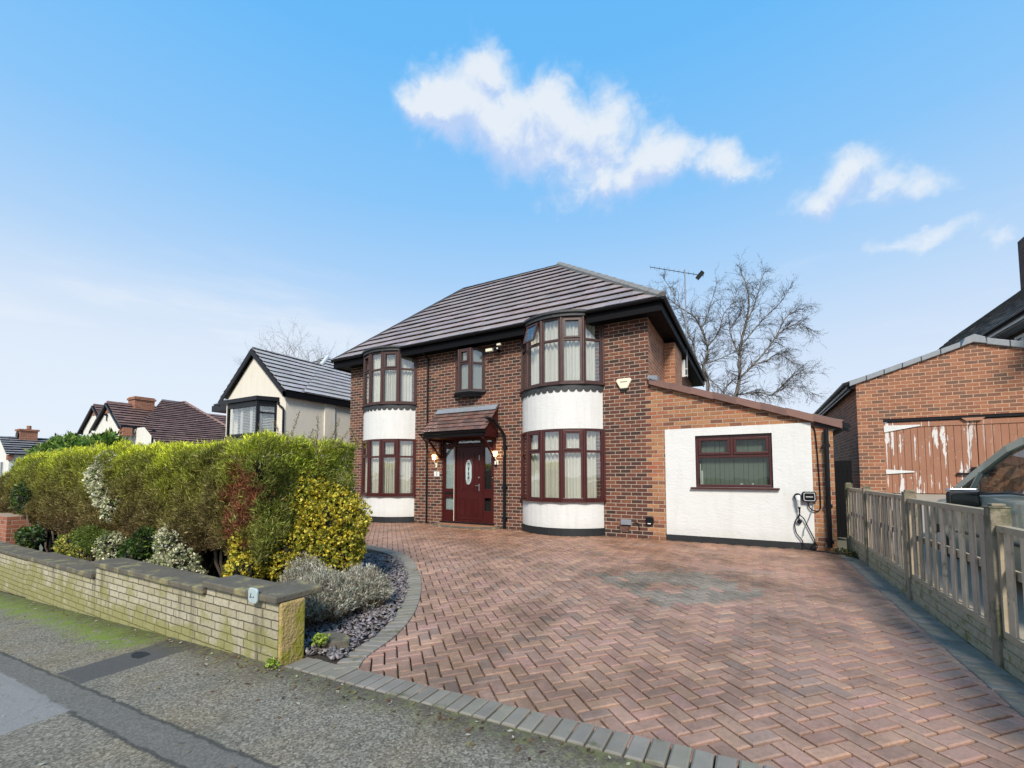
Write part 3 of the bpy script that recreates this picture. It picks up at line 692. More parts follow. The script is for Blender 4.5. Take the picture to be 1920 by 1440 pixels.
def bay(xr,upfade):
    P=corners(xr,2.15,5,115); R=corners(xr,2.15,15,115)
    dr=MB(); arcprism(dr,offs(R,-.012),-1.20,-.60); d0=dr.build('bay_panel',M_rend,house); dr=MB(); arcprism(dr,offs(R,-.012),1.09,2.0)
    d=dr.build('bay_panel',M_rend,house)
    pl=MB(); arcprism(pl,offs(R,.008),-1.42,-1.202); pl.build('bay_plinth',M_plinth,d0)
    for z0,z1,zt,mt,nm in ((-.56,1.08,.56,M_rose,'lower'),(2.16,3.72,3.18,M_rose2,'upper')):
        fm=MB();pm=MB()
        for i in range(5):
            facetwin(fm,pm,P[i],P[i+1],z0,z1,zt,i in(1,3),openl=(nm=='upper' and i==1 and xr>-5))
        for q in offs(P,.012)[0:]:
            fm.tube([(q.x,q.y+.012,z0),(q.x,q.y+.012,z1)],.032,8)
        o=fm.build('bay_window',mt,house,bevel=.004)
        pm.build('pane',M_glass,o)
        curtain(P,z0,z1-.02).build('curtain',M_curt,o)
        sl=MB(); arcprism(sl,offs(P,.07),z0-.045,z0-.002); sl.build('sill',mt if nm=='lower' else M_rose2,o)
    # scallops
    sc=MB(); Q=offs(corners(xr,2.15,90,115),.014); tot=0; segs=[]
    for i in range(len(Q)-1): segs.append(tot); tot+=(Q[i+1]-Q[i]).length
    segs.append(tot); nsc=15; Rr=tot/nsc
    for i in range(len(Q)-1):
        zb=lambda s:2.03-.075*math.sqrt(max(0,1-((s/Rr)%1*2-1)**2))
        a,b=Q[i],Q[i+1]; za,zb_=zb(segs[i]),zb(segs[i+1])
        sc.add([(a.x,a.y,za),(b.x,b.y,zb_),(b.x,b.y,2.115),(a.x,a.y,2.115)],[(0,1,2,3)])
        sc.add([(a.x,a.y,za),(a.x,a.y+.016,za),(b.x,b.y+.016,zb_),(b.x,b.y,zb_)],[(0,1,2,3)])
    sc.build('scallop_fringe',M_scal,d)
    cp=MB(); arcprism(cp,offs(R,.05),3.722,3.80); arcprism(cp,offs(R,.09),3.80,3.85,back=F0-.2); cp.build('bay_roof',M_scal,house)
bay(-3.02,True); bay(-8.76,True)
# oriel window
P=corners(-6.32,.95,3,135); fm=MB();pm=MB()
for i in range(3): facetwin(fm,pm,P[i],P[i+1],2.30,3.47,3.06,i==1)
for q in offs(P,.008): fm.tube([(q.x,q.y+.01,2.3),(q.x,q.y+.01,3.47)],.026,8)
o=fm.build('oriel_window',M_rose2,house,bevel=.004); pm.build('pane',M_glass,o)
sl=MB(); arcprism(sl,offs(P,.08),2.262,2.298); arcprism(sl,offs(P,.01),2.23,2.262); arcprism(sl,offs(P,-.08),2.18,2.23); sl.build('sill',M_scal,o)
curtain(offs(P,.06),2.3,3.45,.01,.1).build('curtain',M_blind,o)
# ---------------------------------------------------------------- porch + door
dfm=MB(); yd=F0+.02; X0,X1,Z0,Z1=DOOR
framerect(dfm,X0+.001,X1-.001,Z0+.001,Z1-.001,yd,.06,.08)
xs1,xs2=-7.30,-6.41
dfm.box(xs1-.03,xs1+.03,yd-.004,yd+.076,Z0+.06,Z1-.06); dfm.box(xs2-.03,xs2+.03,yd-.004,yd+.076,Z0+.06,Z1-.06); dfm.box(X0+.06,X1-.06,yd+.003,yd+.07,.80,.87)
for (sa,sb) in ((X0+.06,xs1-.03),(xs2+.03,X1-.06)):
    dfm.box(sa,sb,yd+.012,yd+.066,-.56,-.40); dfm.box(sa,sb,yd+.012,yd+.066,Z0+.06,Z0+.28)
    for zz in ((-.40,.80),(Z0+.28,-.56),(.87,Z1-.06)): framerect(dfm,sa,sb,zz[0],zz[1],yd+.008,.04,.055)
framerect(dfm,xs1+.03,xs2-.03,.87,Z1-.06,yd+.008,.04,.055)
df=dfm.build('door_frame',M_door,house,bevel=.005)
gl=MB()
for (sa,sb) in ((X0+.08,xs1-.05),(xs2+.05,X1-.08)):
    for zz in ((-.38,.78),(Z0+.30,-.58),(.88,Z1-.08)): gl.box(sa,sb,yd+.035,yd+.04,zz[0],zz[1])
gl.box(xs1+.05,xs2-.05,yd+.035,yd+.04,.88,Z1-.08)
gl.build('pane',M_glass,df)
MB().box(X0+.05,xs1-.02,yd+.075,yd+.08,Z0+.05,.8).build('net_curtain',M_frost,df)
MB().box(xs1,X1-.02,yd+.10,yd+.11,Z0+.05,Z1-.05).build('dark_hall',M_dark,df)
ls=MB(); ls.box(xs1+.09,xs2-.09,yd+.046,yd+.05,.9,.99); ls.build('fanlight_glass',M_frost,df)
lm=MB()
for i in range(5):
    cx=-6.855+(i-2)*.13; lm.prism([(cx+.045*math.cos(t)*(1 if i%2 else .7),0) for t in (0,)] ,0,0) if False else None
    lm.ext([(cx+.05*math.cos(t),yd+.044,.945+.022*math.sin(t*(2 if i%2 else 1))) for t in [k*PI/5 for k in range(10)]],(0,.001,0)) if i%2==0 else lm.ext([(cx-.03,yd+.044,.95),(cx,yd+.044,.925),(cx+.03,yd+.044,.95),(cx,yd+.044,.975)],(0,.001,0))
lm.build('leaded_pattern',M_black,df)
dl=MB(); da,db2=xs1+.035,xs2-.035; dl.box(da,db2,yd+.02,yd+.07,Z0+.07,.79)
dcx=(da+db2)/2; yy=yd+.02
def oval(cx,cz,rx,rz,n=28,str_=.10):
    return [(cx+rx*math.cos(t),cz+(rz-str_)*math.sin(t)+(str_ if math.sin(t)>0 else -str_)) for t in [2*PI*k/n for k in range(n)]]
def ringmb(mb,A_,B_,y0,y1):
    n=len(A_)
    for i in range(n):
        a,b,c,d_=A_[i],A_[(i+1)%n],B_[(i+1)%n],B_[i]
        mb.add([(a[0],y0,a[1]),(b[0],y0,b[1]),(c[0],y1,c[1]),(d_[0],y1,d_[1])],[(0,1,2,3)])
ringmb(dl,oval(dcx,.10,.155,.40),oval(dcx,.10,.12,.365),yy-.002,yy-.018); ringmb(dl,oval(dcx,.10,.12,.365),oval(dcx,.10,.10,.34),yy-.018,yy-.002)
def panel(x0,x1,z0,z1):
    t=.018; framerect(dl,x0,x1,z0,z1,yy-.010,t,.012)
for q in ((da+.07,dcx-.02,-.50,-.36),(dcx+.02,db2-.07,-.50,-.36)): pass
pw=(db2-da-.14)/3
for i in range(3): panel(da+.07+i*pw+.02,da+.07+(i+1)*pw-.02,-1.10,-.62)
panel(da+.07,dcx-.18,-.42,.66); panel(dcx+.18,db2-.07,-.42,.66); panel(dcx-.15,dcx+.15,-.42,-.32)
door=dl.build('front_door',M_door,df)
ov=MB(); ov.ext([(x,yy-.004,z) for x,z in oval(dcx,.10,.10,.34)],(0,-.002,0)); ov.build('oval_glass',M_frost,door)
ol=MB()
for k in range(3): ol.tube([(dcx+(.05 if k==1 else -.05 if k==2 else 0)*1.0,yy-.009,-.2),(dcx+(-.05 if k==1 else .05 if k==2 else 0),yy-.009,.4)],.004,4)
for k in range(4): ol.ext([(dcx,yy-.009,-.1+k*.13),(dcx+.03,yy-.009,-.06+k*.13),(dcx,yy-.009,-.02+k*.13),(dcx-.03,yy-.009,-.06+k*.13)],(0,-.002,0))
ol.build('leading',M_scal,door)
hd=MB(); hd.tube([(db2-.06,yy-.03,-.05),(db2-.06,yy,-.05)],.022,10); hd.box(db2-.075,db2-.045,yy-.012,yy,-.42,-.22); hd.tube([(db2-.06,yy-.012,-.27),(db2-.06,yy-.05,-.27),(db2-.15,yy-.05,-.27)],.009,6); hd.box(db2-.066,db2-.054,yy-.012,yy,.42,.56)
hd.build('door_handle',M_steel,door)
MB().box(da+.18,dcx-.0,yy-.012,yy,-1.0,-1.0).v
lp=MB(); lp.box(X0+.09,xs1-.06,yd+.0,yd+.012,-.51,-.45); lp.build('letter_plate',M_verge,df)
MB().box(xs1-.045,xs1-.03,yd-.008,yd+.0,Z0+.02,.80).build('draught_strip',M_cream,df)
MB().box(X0-.03,X1+.02,F0-.05,F0+.1,Z0-.04,Z0-.001).build('threshold',M_verge,df)
# step
st=MB(); n=24; cx=-6.88
def ell(rx,ry,z): return [(cx+rx*math.cos(PI+PI*k/n),F0-.001+ry*math.sin(PI+PI*k/n)) for k in range(n+1)]
st.prism(ell(1.10,.52,0),-1.42,-1.33); stp=st.build('door_step',M_coping,house,bevel=.01)
M_quarry=S('quarry_tile',(.34,.16,.09),.55,.3,9,60,.2,dirt=(.42,.30,.2),dsc=6,dth=.58)
MB().prism(ell(.98,.42,0),-1.329,-1.313).build('tile_top',M_quarry,stp)
# canopy
cl,cr=-7.92,-5.86; yb=F0-.005; yf2=9.13; zf,zb=1.17,1.86
cp=MB(); tiled([(cl,yf2,zf),(cr,yf2,zf),(cr,yb,zb),(cl,yb,zb)],(1,0,0),.155,.17,.026,cp,.5,.25,[(1,1,1),(1.15,.95,.9),(.8,.82,.85),(.95,.85,.8)],.010)
can=cp.build('porch_canopy',M_tilep,house)
fl=MB(); fl.ext([(cl+.02,yb,zb+.03),(cr-.02,yb,zb+.03),(cr-.02,yb-.16,zb-.12),(cl+.02,yb-.16,zb-.12)],(0,-.012,.014)); fl.build('lead_flashing',M_lead,can)
bd=MB()
for x0,x1 in ((cr-.06,cr-.02),(cl+.02,cl+.06)): bd.ext([(x0,yf2+.04,zf-.16),(x0,yf2+.04,zf-.02),(x0,yb-.02,zb-.03),(x0,yb-.02,zf-.16)],(x1-x0,0,0))
bd.box(cl+.061,cr-.061,yf2+.04,yb-.01,zf-.15,zf-.12)
bd.build('gable_board',M_door,can)
br=MB()
for x0 in (cl+.10,cr-.16):
    br.box(x0,x0+.06,yb-.06,yb-.001,.45,zf-.16); br.box(x0,x0+.06,yf2+.08,yb-.061,zf-.22,zf-.161); br.bar((x0+.03,yb-.05,.52),(x0+.03,yf2+.12,zf-.2),.05,.06,(1,0,0))
br.build('bracket',M_door,can,bevel=.004)
gp=MB(); gutter(gp,(cl-.06,yf2-.03,zf-.02),(cr+.0,yf2-.03,zf-.02),.055); gp.box(cl+.02,cr-.065,yf2+.015,yf2+.039,zf-.13,zf-.01)
gp.build('canopy_gutter',M_black,can)
dp=MB(); dp.tube([(-5.87,yf2+.05,1.47),(-5.80,9.45,1.43),(-5.70,9.66,1.17),(-5.66,9.74,1.05),(-5.66,9.74,-1.35)],.042,10)
for z in (.75,-.3,-1.1): dp.box(-5.72,-5.60,9.72,9.8,z-.025,z+.025)
dp.build('downpipe',M_black,house)
MB().tube([(cl-.02,yf2-.02,1.1),(-8.1,9.5,.95),(-8.27,9.74,.78)],.022,8).build('canopy_outlet',M_black,can)
# ---------------------------------------------------------------- wall fittings
M_bulb,t=newmat('lit_bulb'); finish(t,(1,.8,.5),.5,emit=(1,.72,.35,1),es=9)
def lamp(x,z,label):
    e=thing('wall_lamp',(x,F0,z),label,'wall lamp','wall lamps beside the front door')
    a=MB(); a.tube([(x+.03,F0-.005,z-.22),(x+.03,F0-.05,z-.18),(x+.01,F0-.08,z-.09),(x,F0-.08,z-.03)],.010,8); a.box(x+.0,x+.06,F0-.02,F0,z-.26,z-.14); a.build('bracket',M_cream,e)
    b=MB(); b.tube([(x,F0-.08,z-.03),(x,F0-.08,z+.09)],[.045,.055],12); b.build('lamp_shade',M_bulb,e)
lamp(-7.98,.50,'lit white wall lamp left of the red front door, above the number plate')
lamp(-5.93,.55,'lit amber wall lamp right of the red front door, beside the black downpipe')
for x,z,c in ((-7.98,.60,0),(-5.90,.62,0)):
    L=bpy.data.lights.new('lamp_glow','POINT'); L.energy=2.2; L.color=(1,.6,.25); L.shadow_soft_size=.05
    o=bpy.data.objects.new('lamp_glow',L); o.location=(x,F0-.16,z-.02); C.objects.link(o)
def text(txt,loc,size,m,parent,name='lettering',rot=(PI/2,0,0),ext=.0015):
    cu=bpy.data.curves.new(name,'FONT'); cu.body=txt; cu.size=size; cu.extrude=ext; cu.align_x='CENTER'; cu.align_y='CENTER'
    o=bpy.data.objects.new(name,cu); C.objects.link(o); dg=bpy.context.evaluated_depsgraph_get(); me=bpy.data.meshes.new_from_object(o.evaluated_get(dg)); bpy.data.objects.remove(o); o=bpy.data.objects.new(name,me); C.objects.link(o); me.materials.clear(); me.materials.append(m)
    o.location=Vector(loc)-worg(parent); o.rotation_euler=rot; o.parent=parent; return o
M_ink=S('black_ink',(.02,.02,.025),.5,.1,5,60,0)
e=thing('number_plate',(-7.93,F0,.05),'small white house number plate reading 2 on the brick beside the door','number plate')
MB().box(-8.03,-7.84,F0-.012,F0,-.02,.12).build('plate',M_wht,e,bevel=.004); text('2',(-7.935,F0-.0135,.05),.12,M_ink,e)
e=thing('doorbell',(-5.955,F0,.32),'small black and white bell box under the right wall lamp','doorbell')
MB().box(-5.99,-5.91,F0-.03,F0,.24,.41).build('body',M_black,e,bevel=.006); MB().box(-5.975,-5.925,F0-.034,F0-.03,.30,.39).build('face_plate',M_wht,e)
e=thing('door_intercom',(-6.08,F0,-.03),'tiny dark doorbell button on the right jamb of the red door frame','doorbell')
MB().box(-6.075,-6.045,yd-.015,yd,-.09,.02).build('body',M_black,e,bevel=.003); MB().tube([(-6.06,yd-.018,-.05),(-6.06,yd-.014,-.05)],.009,10).build('button',M_wht,e)
# alarm box
e=thing('alarm_box',(-2.52,F0,2.08),'cream five sided burglar alarm box on the brick to the right of the upper bay','alarm box')
al=MB(); al.ext([(-2.70,F0-.07,2.17),(-2.66,F0-.07,2.215),(-2.38,F0-.07,2.215),(-2.34,F0-.07,2.17),(-2.44,F0-.07,1.985),(-2.60,F0-.07,1.985)],(0,.07,0)); al.build('cover',M_cream,e,bevel=.012)
MB().ext([(-2.60,F0-.06,1.984),(-2.44,F0-.06,1.984),(-2.46,F0-.06,1.94),(-2.58,F0-.06,1.94)],(0,.05,0)).build('strobe',M_verge,e)
MB().bar((-2.60,F0-.0715,2.135),(-2.44,F0-.0715,2.135),.004,.012,(0,0,1)).build('logo_bar',M_verge,e)
# floodlight and camera under soffit
e=thing('security_light',(-5.9,F0,3.35),'small twin security light with sensor under the eaves right of the oriel window','security light')
q=MB(); q.box(-6.12,-5.92,9.52,9.60,3.28,3.36); q.box(-5.78,-5.66,9.52,9.60,3.40,3.46); q.build('lamp_head',M_cream,e,bevel=.01)
q=MB(); q.tube([(-5.86,9.8,3.33),(-5.86,9.62,3.33)],.045,10); q.bar((-6.0,9.6,3.32),(-5.72,9.6,3.42),.02,.02); q.build('body',M_black,e)
q=MB(); bmv=[(-5.77+.028*math.cos(a)*math.cos(b),9.55+.028*math.sin(a)*math.cos(b),3.33+.028*math.sin(b)) for b in (-1.2,-.6,0,.6,1.2) for a in [k*PI/4 for k in range(8)]]
q.add(bmv,[(r*8+k,r*8+(k+1)%8,(r+1)*8+(k+1)%8,(r+1)*8+k) for r in range(4) for k in range(8)]); q.build('sensor',M_wht,e,smooth=True)
# external socket boxes
e=thing('outdoor_socket',(-2.49,F0,-1.05),'grey outdoor junction box low on the brick above an air brick','socket box')
MB().box(-2.64,-2.40,F0-.06,F0,-1.10,-.98).build('box_body',M_lead,e,bevel=.01); MB().tube([(-2.36,F0-.03,-1.03),(-2.26,F0-.02,-1.05),(-2.22,F0-.015,-1.2)],.008,6).build('cable',M_black,e)
e=thing('black_socket',(-2.0,F0,-.98),'square black outdoor socket low on the wall beside the white panel','socket box')
MB().box(-2.08,-1.92,F0-.08,F0,-1.04,-.90).build('box_body',M_black,e,bevel=.015); MB().box(-2.04,-1.97,F0-.085,F0-.08,-1.05,-1.03).build('latch',M_wht,e)
e=thing('air_brick',(-2.55,F0,-1.2),'louvred terracotta air brick beneath the grey junction box','air brick')
q=MB(); q.box(-2.68,-2.46,F0-.008,F0,-1.26,-1.12); q.build('body',M_verge,e)
q=MB()
for k in range(5): q.box(-2.67,-2.47,F0-.018,F0-.0085,-1.25+k*.027,-1.237+k*.027)
q.build('louvre',M_quarry2,e)
# EV charger
e=thing('car_charger',(.90,yP,-.41),'round cornered black electric car charger unit on the edge of the white panel','car charger')
q=MB()
def rr(cx,cz,hw,hh,r,n=5): return [(cx+sx*(hw-r)+r*math.cos(t),cz+sz*(hh-r)+r*math.sin(t)) for sx,sz,t0 in ((1,1,0),(-1,1,PI/2),(-1,-1,PI),(1,-1,3*PI/2)) for t in [t0+PI/2*k/n for k in range(n+1)]]
q.ext([(x,yP-.09,z) for x,z in rr(.895,-.39,.108,.095,.035)],(0,.09,0)); q.build('body',M_black,e,bevel=.008)
q=MB(); ringmb(q,rr(.895,-.39,.088,.075,.028),rr(.895,-.39,.080,.067,.024),yP-.0915,yP-.0915); q.box(.84,.95,yP-.093,yP-.0905,-.397,-.385); q.build('display_ring',M_alu,e)
e=thing('charging_plug',(.72,yP,-.44),'grey and black charging plug hung in its round holder on the white panel','charging plug')
q=MB(); q.tube([(.715,yP,-.39),(.715,yP-.06,-.39)],.062,16); q.build('holder',M_black,e)
q=MB(); q.tube([(.715,yP-.065,-.38),(.72,yP-.10,-.45),(.73,yP-.09,-.58)],[.045,.034,.022],10); q.build('handle',M_alu,e)
q=MB(); q.tube([(.73,yP-.09,-.58),(.735,yP-.085,-.63),(.735,yP-.08,-.74)],[.026,.014,.009],8); q.build('strain_relief',M_black,e)
def cab(pts,r,label,name='charging_cable',m=M_black):
    q=MB(); q.tube(spline(pts,8),r,6); return tag(q.build(name,m),label,'cable')
y1=yP-.04
cab([(.735,y1-.04,-.74),(.69,y1,-.80),(.655,y1,-.93),(.68,y1,-1.08),(.76,y1,-1.2),(.80,y1-.03,-1.33),(.92,9.6,-1.355),(1.1,9.55,-1.36),(1.35,9.5,-1.36),(1.46,9.0,-1.355)],.0095,'black charging cable looping down the white panel and out over the paving')
cab([(.745,y1-.04,-.74),(.80,y1-.01,-.80),(.86,y1,-.95),(.93,y1,-1.12),(.955,y1,-1.22),(.90,y1,-1.32),(.95,y1,-1.345),(.99,y1,-1.3),(.955,y1,-1.22)],.0095,'second black cable strand twisting down beside the panel corner')
cab([(.96,yP-.03,-.48),(.945,y1,-.60),(.88,y1,-.80),(.80,y1,-1.0),(.785,y1,-1.12)],.007,'thin grey lead crossing the charging cables below the charger',m=M_lead)
cab([(.87,yP-.03,-.47),(.89,y1,-.58),(.96,y1,-.645),(1.04,F0-.02,-.64),(1.07,F0-.015,-.52),(1.06,F0-.015,.1),(1.03,F0-.015,.8),(.98,F0-.015,.93)],.011,'black supply cable clipped up the brick beside the downpipe',name='supply_cable')
e=thing('cable_hook',(.73,yP,-.85),'round black cable hook on the white panel under the plug holder','cable hook')
q=MB(); q.tube([(.73,yP,-.86),(.73,yP-.05,-.86)],.038,14); q.build('disc',M_black,e); q=MB(); q.box(.725,.735,yP-.03,yP,-.82,-.72); q.build('stem',M_black,e)
# TV aerial on a pole
e=thing('tv_aerial',(-1.55,13.5,3.6),'tall television aerial pole clamped to the side gable above the extension','aerial')
q=MB(); q.tube([(-1.62,13.5,2.9),(-1.62,13.5,6.15)],.019,8); q.build('pole',M_lead,e)
q=MB(); q.tube([(-2.6,13.4,6.42),(-1.15,13.9,6.02)],.010,6)
for k in range(12):
    f=k/11; c=Vector((-2.6,13.4,6.42)).lerp(Vector((-1.15,13.9,6.02)),f); q.tube([c+Vector((.03,-.18,-.02)),c+Vector((-.03,.18,.02))],.005,4)
q.build('antenna',M_black,e)
q=MB(); q.bar((-1.32,13.8,5.92),(-1.15,13.8,6.10),.10,.10); q.build('reflector',M_black,e)
q=MB(); q.bar((-1.98,13.5,3.15),(-1.6,13.5,3.15),.03,.03); q.bar((-1.98,13.5,2.95),(-1.6,13.5,2.95),.03,.03); q.box(-1.80,-1.66,13.4,13.46,2.9,3.4); q.build('bracket',M_alu,e)
# ---------------------------------------------------------------- fence
fen=thing('picket_fence',(1.5,2.4,-1.4),'weathered grey picket panel fence between mossy concrete posts along the right of the drive','fence')
posts=[(9.92,-.13),(8.45,-.16),(6.40,-.16),(4.40,-.20),(2.40,-.25)]
for y,zt in posts:
    q=MB(); q.box(1.46,1.565,y-.05,y+.05,-1.55,zt-.03); q.ext([(1.455,y-.055,zt-.03),(1.57,y-.055,zt-.03),(1.57,y+.055,zt-.03),(1.455,y+.055,zt-.03)],(0,0,.012)); q.ext([(1.475,y-.035,zt-.018),(1.55,y-.035,zt-.018),(1.55,y+.035,zt-.018),(1.475,y+.035,zt-.018)],(0,0,.02)); q.build('post',M_post,fen,bevel=.008)
pans=[(9.87,8.50,-.215),(8.40,6.45,-.225),(6.35,4.45,-.25),(4.35,2.45,-.35)]
for y1_,y0_,zt in pans:
    q=MB(); k=random.uniform(.9,1.1)
    q.col=(k*.85,k*.85,k*.75); q.box(1.485,1.545,y0_,y1_,zt-.045,zt); q.box(1.49,1.54,y0_,y1_,-1.12,-1.075); q.box(1.515,1.54,y0_,y1_,-.70,-.64)
    q.box(1.488,1.54,y0_,y0_+.03,-1.075,zt-.045); q.box(1.488,1.54,y1_-.03,y1_,-1.075,zt-.045)
    n=int((y1_-y0_-.1)/.185); sp=(y1_-y0_-.06)/n
    for i in range(n):
        k=random.uniform(.7,1.3); q.col=(k,k*.98,k*random.uniform(.88,1.0)); yc=y0_+.03+sp*(i+.5); dx=random.gauss(0,.002); t=random.gauss(0,.004)
        q.obox((1.490+dx,yc-.042,-1.074),(.016,0,0),(0,.082,0),(0,t,zt-.046+1.074))
        k=random.uniform(.45,.8); q.col=(k,k,k*.85); q.obox((1.522+dx,yc-.048+sp/2+.02,-1.074),(.014,0,0),(0,.045,0),(0,0,zt-.046+1.074))
    p=q.build('panel',M_wood,fen)
    b=MB(); b.box(1.492,1.535,y0_,y1_,-1.44,-1.121); b.box(1.476,1.4915,y0_,y1_,-1.41,-1.36); b.box(1.484,1.4915,y0_,y1_,-1.345,-1.27); b.box(1.481,1.4915,y0_,y1_,-1.26,-1.19); b.box(1.486,1.4915,y0_,y1_,-1.18,-1.13); b.build('gravel_board',M_board,p)
# retaining bank behind the boards
bk=MB(); bk.ext([(1.60,2.2,-1.6),(1.62,2.2,-1.2),(1.62,10.4,-1.1),(1.60,10.4,-1.6)],(.03,0,0)); 
struct(bk,'bank',M_soil)
sg=thing('passage_shade_boards',(1.65,12.5,-1.4),'added near black boards standing in for the deep shade of the passage between the extension and the garage','shade boards')  # near-black boards added to stand in for the passage's shade, not a real gate
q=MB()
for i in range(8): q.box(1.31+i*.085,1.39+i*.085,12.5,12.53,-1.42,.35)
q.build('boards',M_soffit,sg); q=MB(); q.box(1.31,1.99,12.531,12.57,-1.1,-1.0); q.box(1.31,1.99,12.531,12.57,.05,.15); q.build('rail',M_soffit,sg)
# ---------------------------------------------------------------- front garden wall
gw=thing('garden_wall',(-5.5,2.3,-1.6),'low mossy cream stone garden wall stepping up to the pier at the drive','garden wall')
segs=[(-9.55,-7.06,-1.245),(-7.06,-4.50,-1.10),(-4.50,-3.40,-1.035)]
q=MB()
for x0,x1,zt in segs: q.box(x0,x1,2.2,2.42,fx(x0)-.25,zt-.0)
q.build('wall',M_stone,gw)
for x0,x1,zt in segs[:2]:
    q=MB(); L=(x1-x0+.03)/ (4 if x1-x0>2 else 2); xx=x0-.02
    while xx<x1-.01:
        q.box(xx,min(xx+L-.004,x1+.01),2.155,2.47,zt+.001,zt+.058); xx+=L
    q.build('coping',M_coping,gw,bevel=.01)
q=MB(); q.box(-4.50,-3.80,2.155,2.47,-1.034,-.975); q.box(-3.795,-3.375,2.155,2.60,-1.034,-.975); q.build('coping',M_coping,gw,bevel=.012)
MB().box(-3.402,-3.36,2.2,2.42,fx(-3.4)-.2,-1.036).build('pier_face',M_pier,gw,bevel=.015)
w2=thing('neighbour_wall',(-12,2.3,-1.9),'low cream stone wall with a lichened flat top at the far left edge','garden wall')
q=MB(); q.box(-20,-9.62,2.28,2.50,-2.6,-1.30); q.build('wall',M_stone,w2); q=MB(); q.box(-20,-9.60,2.24,2.54,-1.299,-1.25); q.build('coping',M_coping,w2,bevel=.01)
w3=thing('red_brick_pillar',(-12.3,2.9,-1.9),'orange brick gate pillar showing behind the hedge at the far left','pillar')
MB().box(-14.2,-12.75,2.62,3.0,-2.5,-.80).build('shaft',M_chim,w3)
# glass lid on the wall
e=thing('broken_lamp_cover',(-3.66,2.14,-.99),'pale green glass lamp cover with a marked face leaning on the pier coping','glass cover')
q=MB(); q.ext([(-3.66+x,2.135,-.995+z) for x,z in rr(0,0,.062,.062,.03)],(0,.02,0)); q.build('cover',M_frost,e,bevel=.006)
q=MB(); q.bar((-3.675,2.1335,-.975),(-3.69,2.1335,-1.01),.002,.006,(0,0,1)); q.bar((-3.69,2.1335,-1.012),(-3.665,2.1335,-1.004),.002,.006); q.bar((-3.65,2.1335,-1.01),(-3.635,2.1335,-.998),.002,.006); q.build('marking',M_ink,e)
# bin lid / round stone in the bed
e=thing('stepping_stone',(-3.26,2.62,-1.45),'round dark stepping stone with a chipped edge at the corner of the slate bed','stepping stone')
q=MB(); q.prism([(-3.30+.17*math.cos(t)*(1+.05*math.sin(3*t)),2.66+.10*math.sin(t)) for t in [2*PI*k/28 for k in range(28)]],-1.52,-1.425); q.build('disc',M_coping,e,bevel=.01)
# inspection cover in the pavement
e=thing('stop_tap_cover',(-4.82,1.86,-1.6),'small oval iron cover set in the dark tarmac patch','cover')
q=MB(); q.prism([(-4.82+.12*math.cos(t),1.84+.055*math.sin(t)) for t in [2*PI*k/24 for k in range(24)]],fx(-4.82)-.03,fx(-4.82)-.0015); q.build('lid',M_plinth,e)
# ---------------------------------------------------------------- foliage
def unit(a): return a/np.maximum(np.linalg.norm(a,axis=1,keepdims=True),1e-9)
def sprays(pos,dirs,L,W,cols,k,spread,fold=.25):
    """k diamond leaflets fanned about each direction"""
    n=len(pos); V=[];Cc=[]
    for i in range(k):
        d=unit(dirs+rng.normal(0,spread,(n,3))); r=unit(np.cross(d,rng.normal(0,1,(n,3)))); nn=np.cross(d,r)
        l=(L*rng.uniform(.6,1.3,n))[:,None]; w_=(W*rng.uniform(.7,1.3,n))[:,None]
        p=pos+rng.normal(0,1,(n,3))*(L*.25)
        a=p; b=p+d*l*.5+r*w_+nn*w_*fold; c=p+d*l; e_=p+d*l*.5-r*w_+nn*w_*fold
        V.append(np.stack([a,b,c,e_],1)); Cc.append(cols*rng.uniform(.45,1.5,(n,1)))
    V=np.concatenate(V).reshape(-1,3); Fq=np.arange(len(V)).reshape(-1,4); return V,Fq,np.concatenate(Cc)
def fbm(P,s,o=0):
    return np.array([noise.fractal(Vector((p[0]*s+o,p[1]*s,p[2]*s)),1,2,4) for p in P])
def hedge_top(x):
    return np.interp(x,[-16,-14.8,-14.3,-13,-10.8,-8,-6,-5,-4.6,-4.3],[-.2,.1,.32,.38,.40,.40,.39,.40,.36,.20])
HY0,HY1,HX0,HX1=2.92,4.25,-15.6,-4.92
hed=thing('conifer_hedge',(-9,3.6,-1.5),'long clipped conifer hedge, bright yellow green on top and browning below, behind the low wall','hedge')
def hedge_pts(n,face):
    if face=='front':
        x=rng.uniform(HX0,HX1,n); u=rng.random(n); zt=hedge_top(x); zb=-1.02+.10*np.sin(x*3)+.08*np.sin(x*7.3)+.05*(x+9)*.35; zb=np.where(x>-7,-.98+.07*np.sin(x*5),zb)
        z=zb+(zt-zb)*u; y=np.full(n,HY0)+.18*(1-np.clip((zt-z)/.25,0,1))**2*1.2 ; y=y+np.clip((z-zb),0,.3)*-.3+.09
        N=np.tile([0,-1,.25],(n,1))
    elif face=='top':
        x=rng.uniform(HX0,HX1,n); y=rng.uniform(HY0+.1,HY1,n); z=hedge_top(x)+.02; N=np.tile([0,-.2,1.],(n,1))
    elif face=='end':
        y=rng.uniform(HY0,HY1,n); z=rng.uniform(-1.0,.42,n); x=np.full(n,HX1); N=np.tile([1,-.2,.2],(n,1))
    else:
        x=rng.uniform(HX0,HX1,n); y=np.full(n,HY1); z=rng.uniform(-1,.4,n); N=np.tile([0,1,.2],(n,1))
    P=np.stack([x,y,z],1); h=fbm(P,1.1)*.07+fbm(P,3.5,9)*.10+rng.normal(0,.018,len(P)); P=P+N*h[:,None]; return P,unit(N.astype(float)),h
Ps=[];Ds=[];Cs=[]
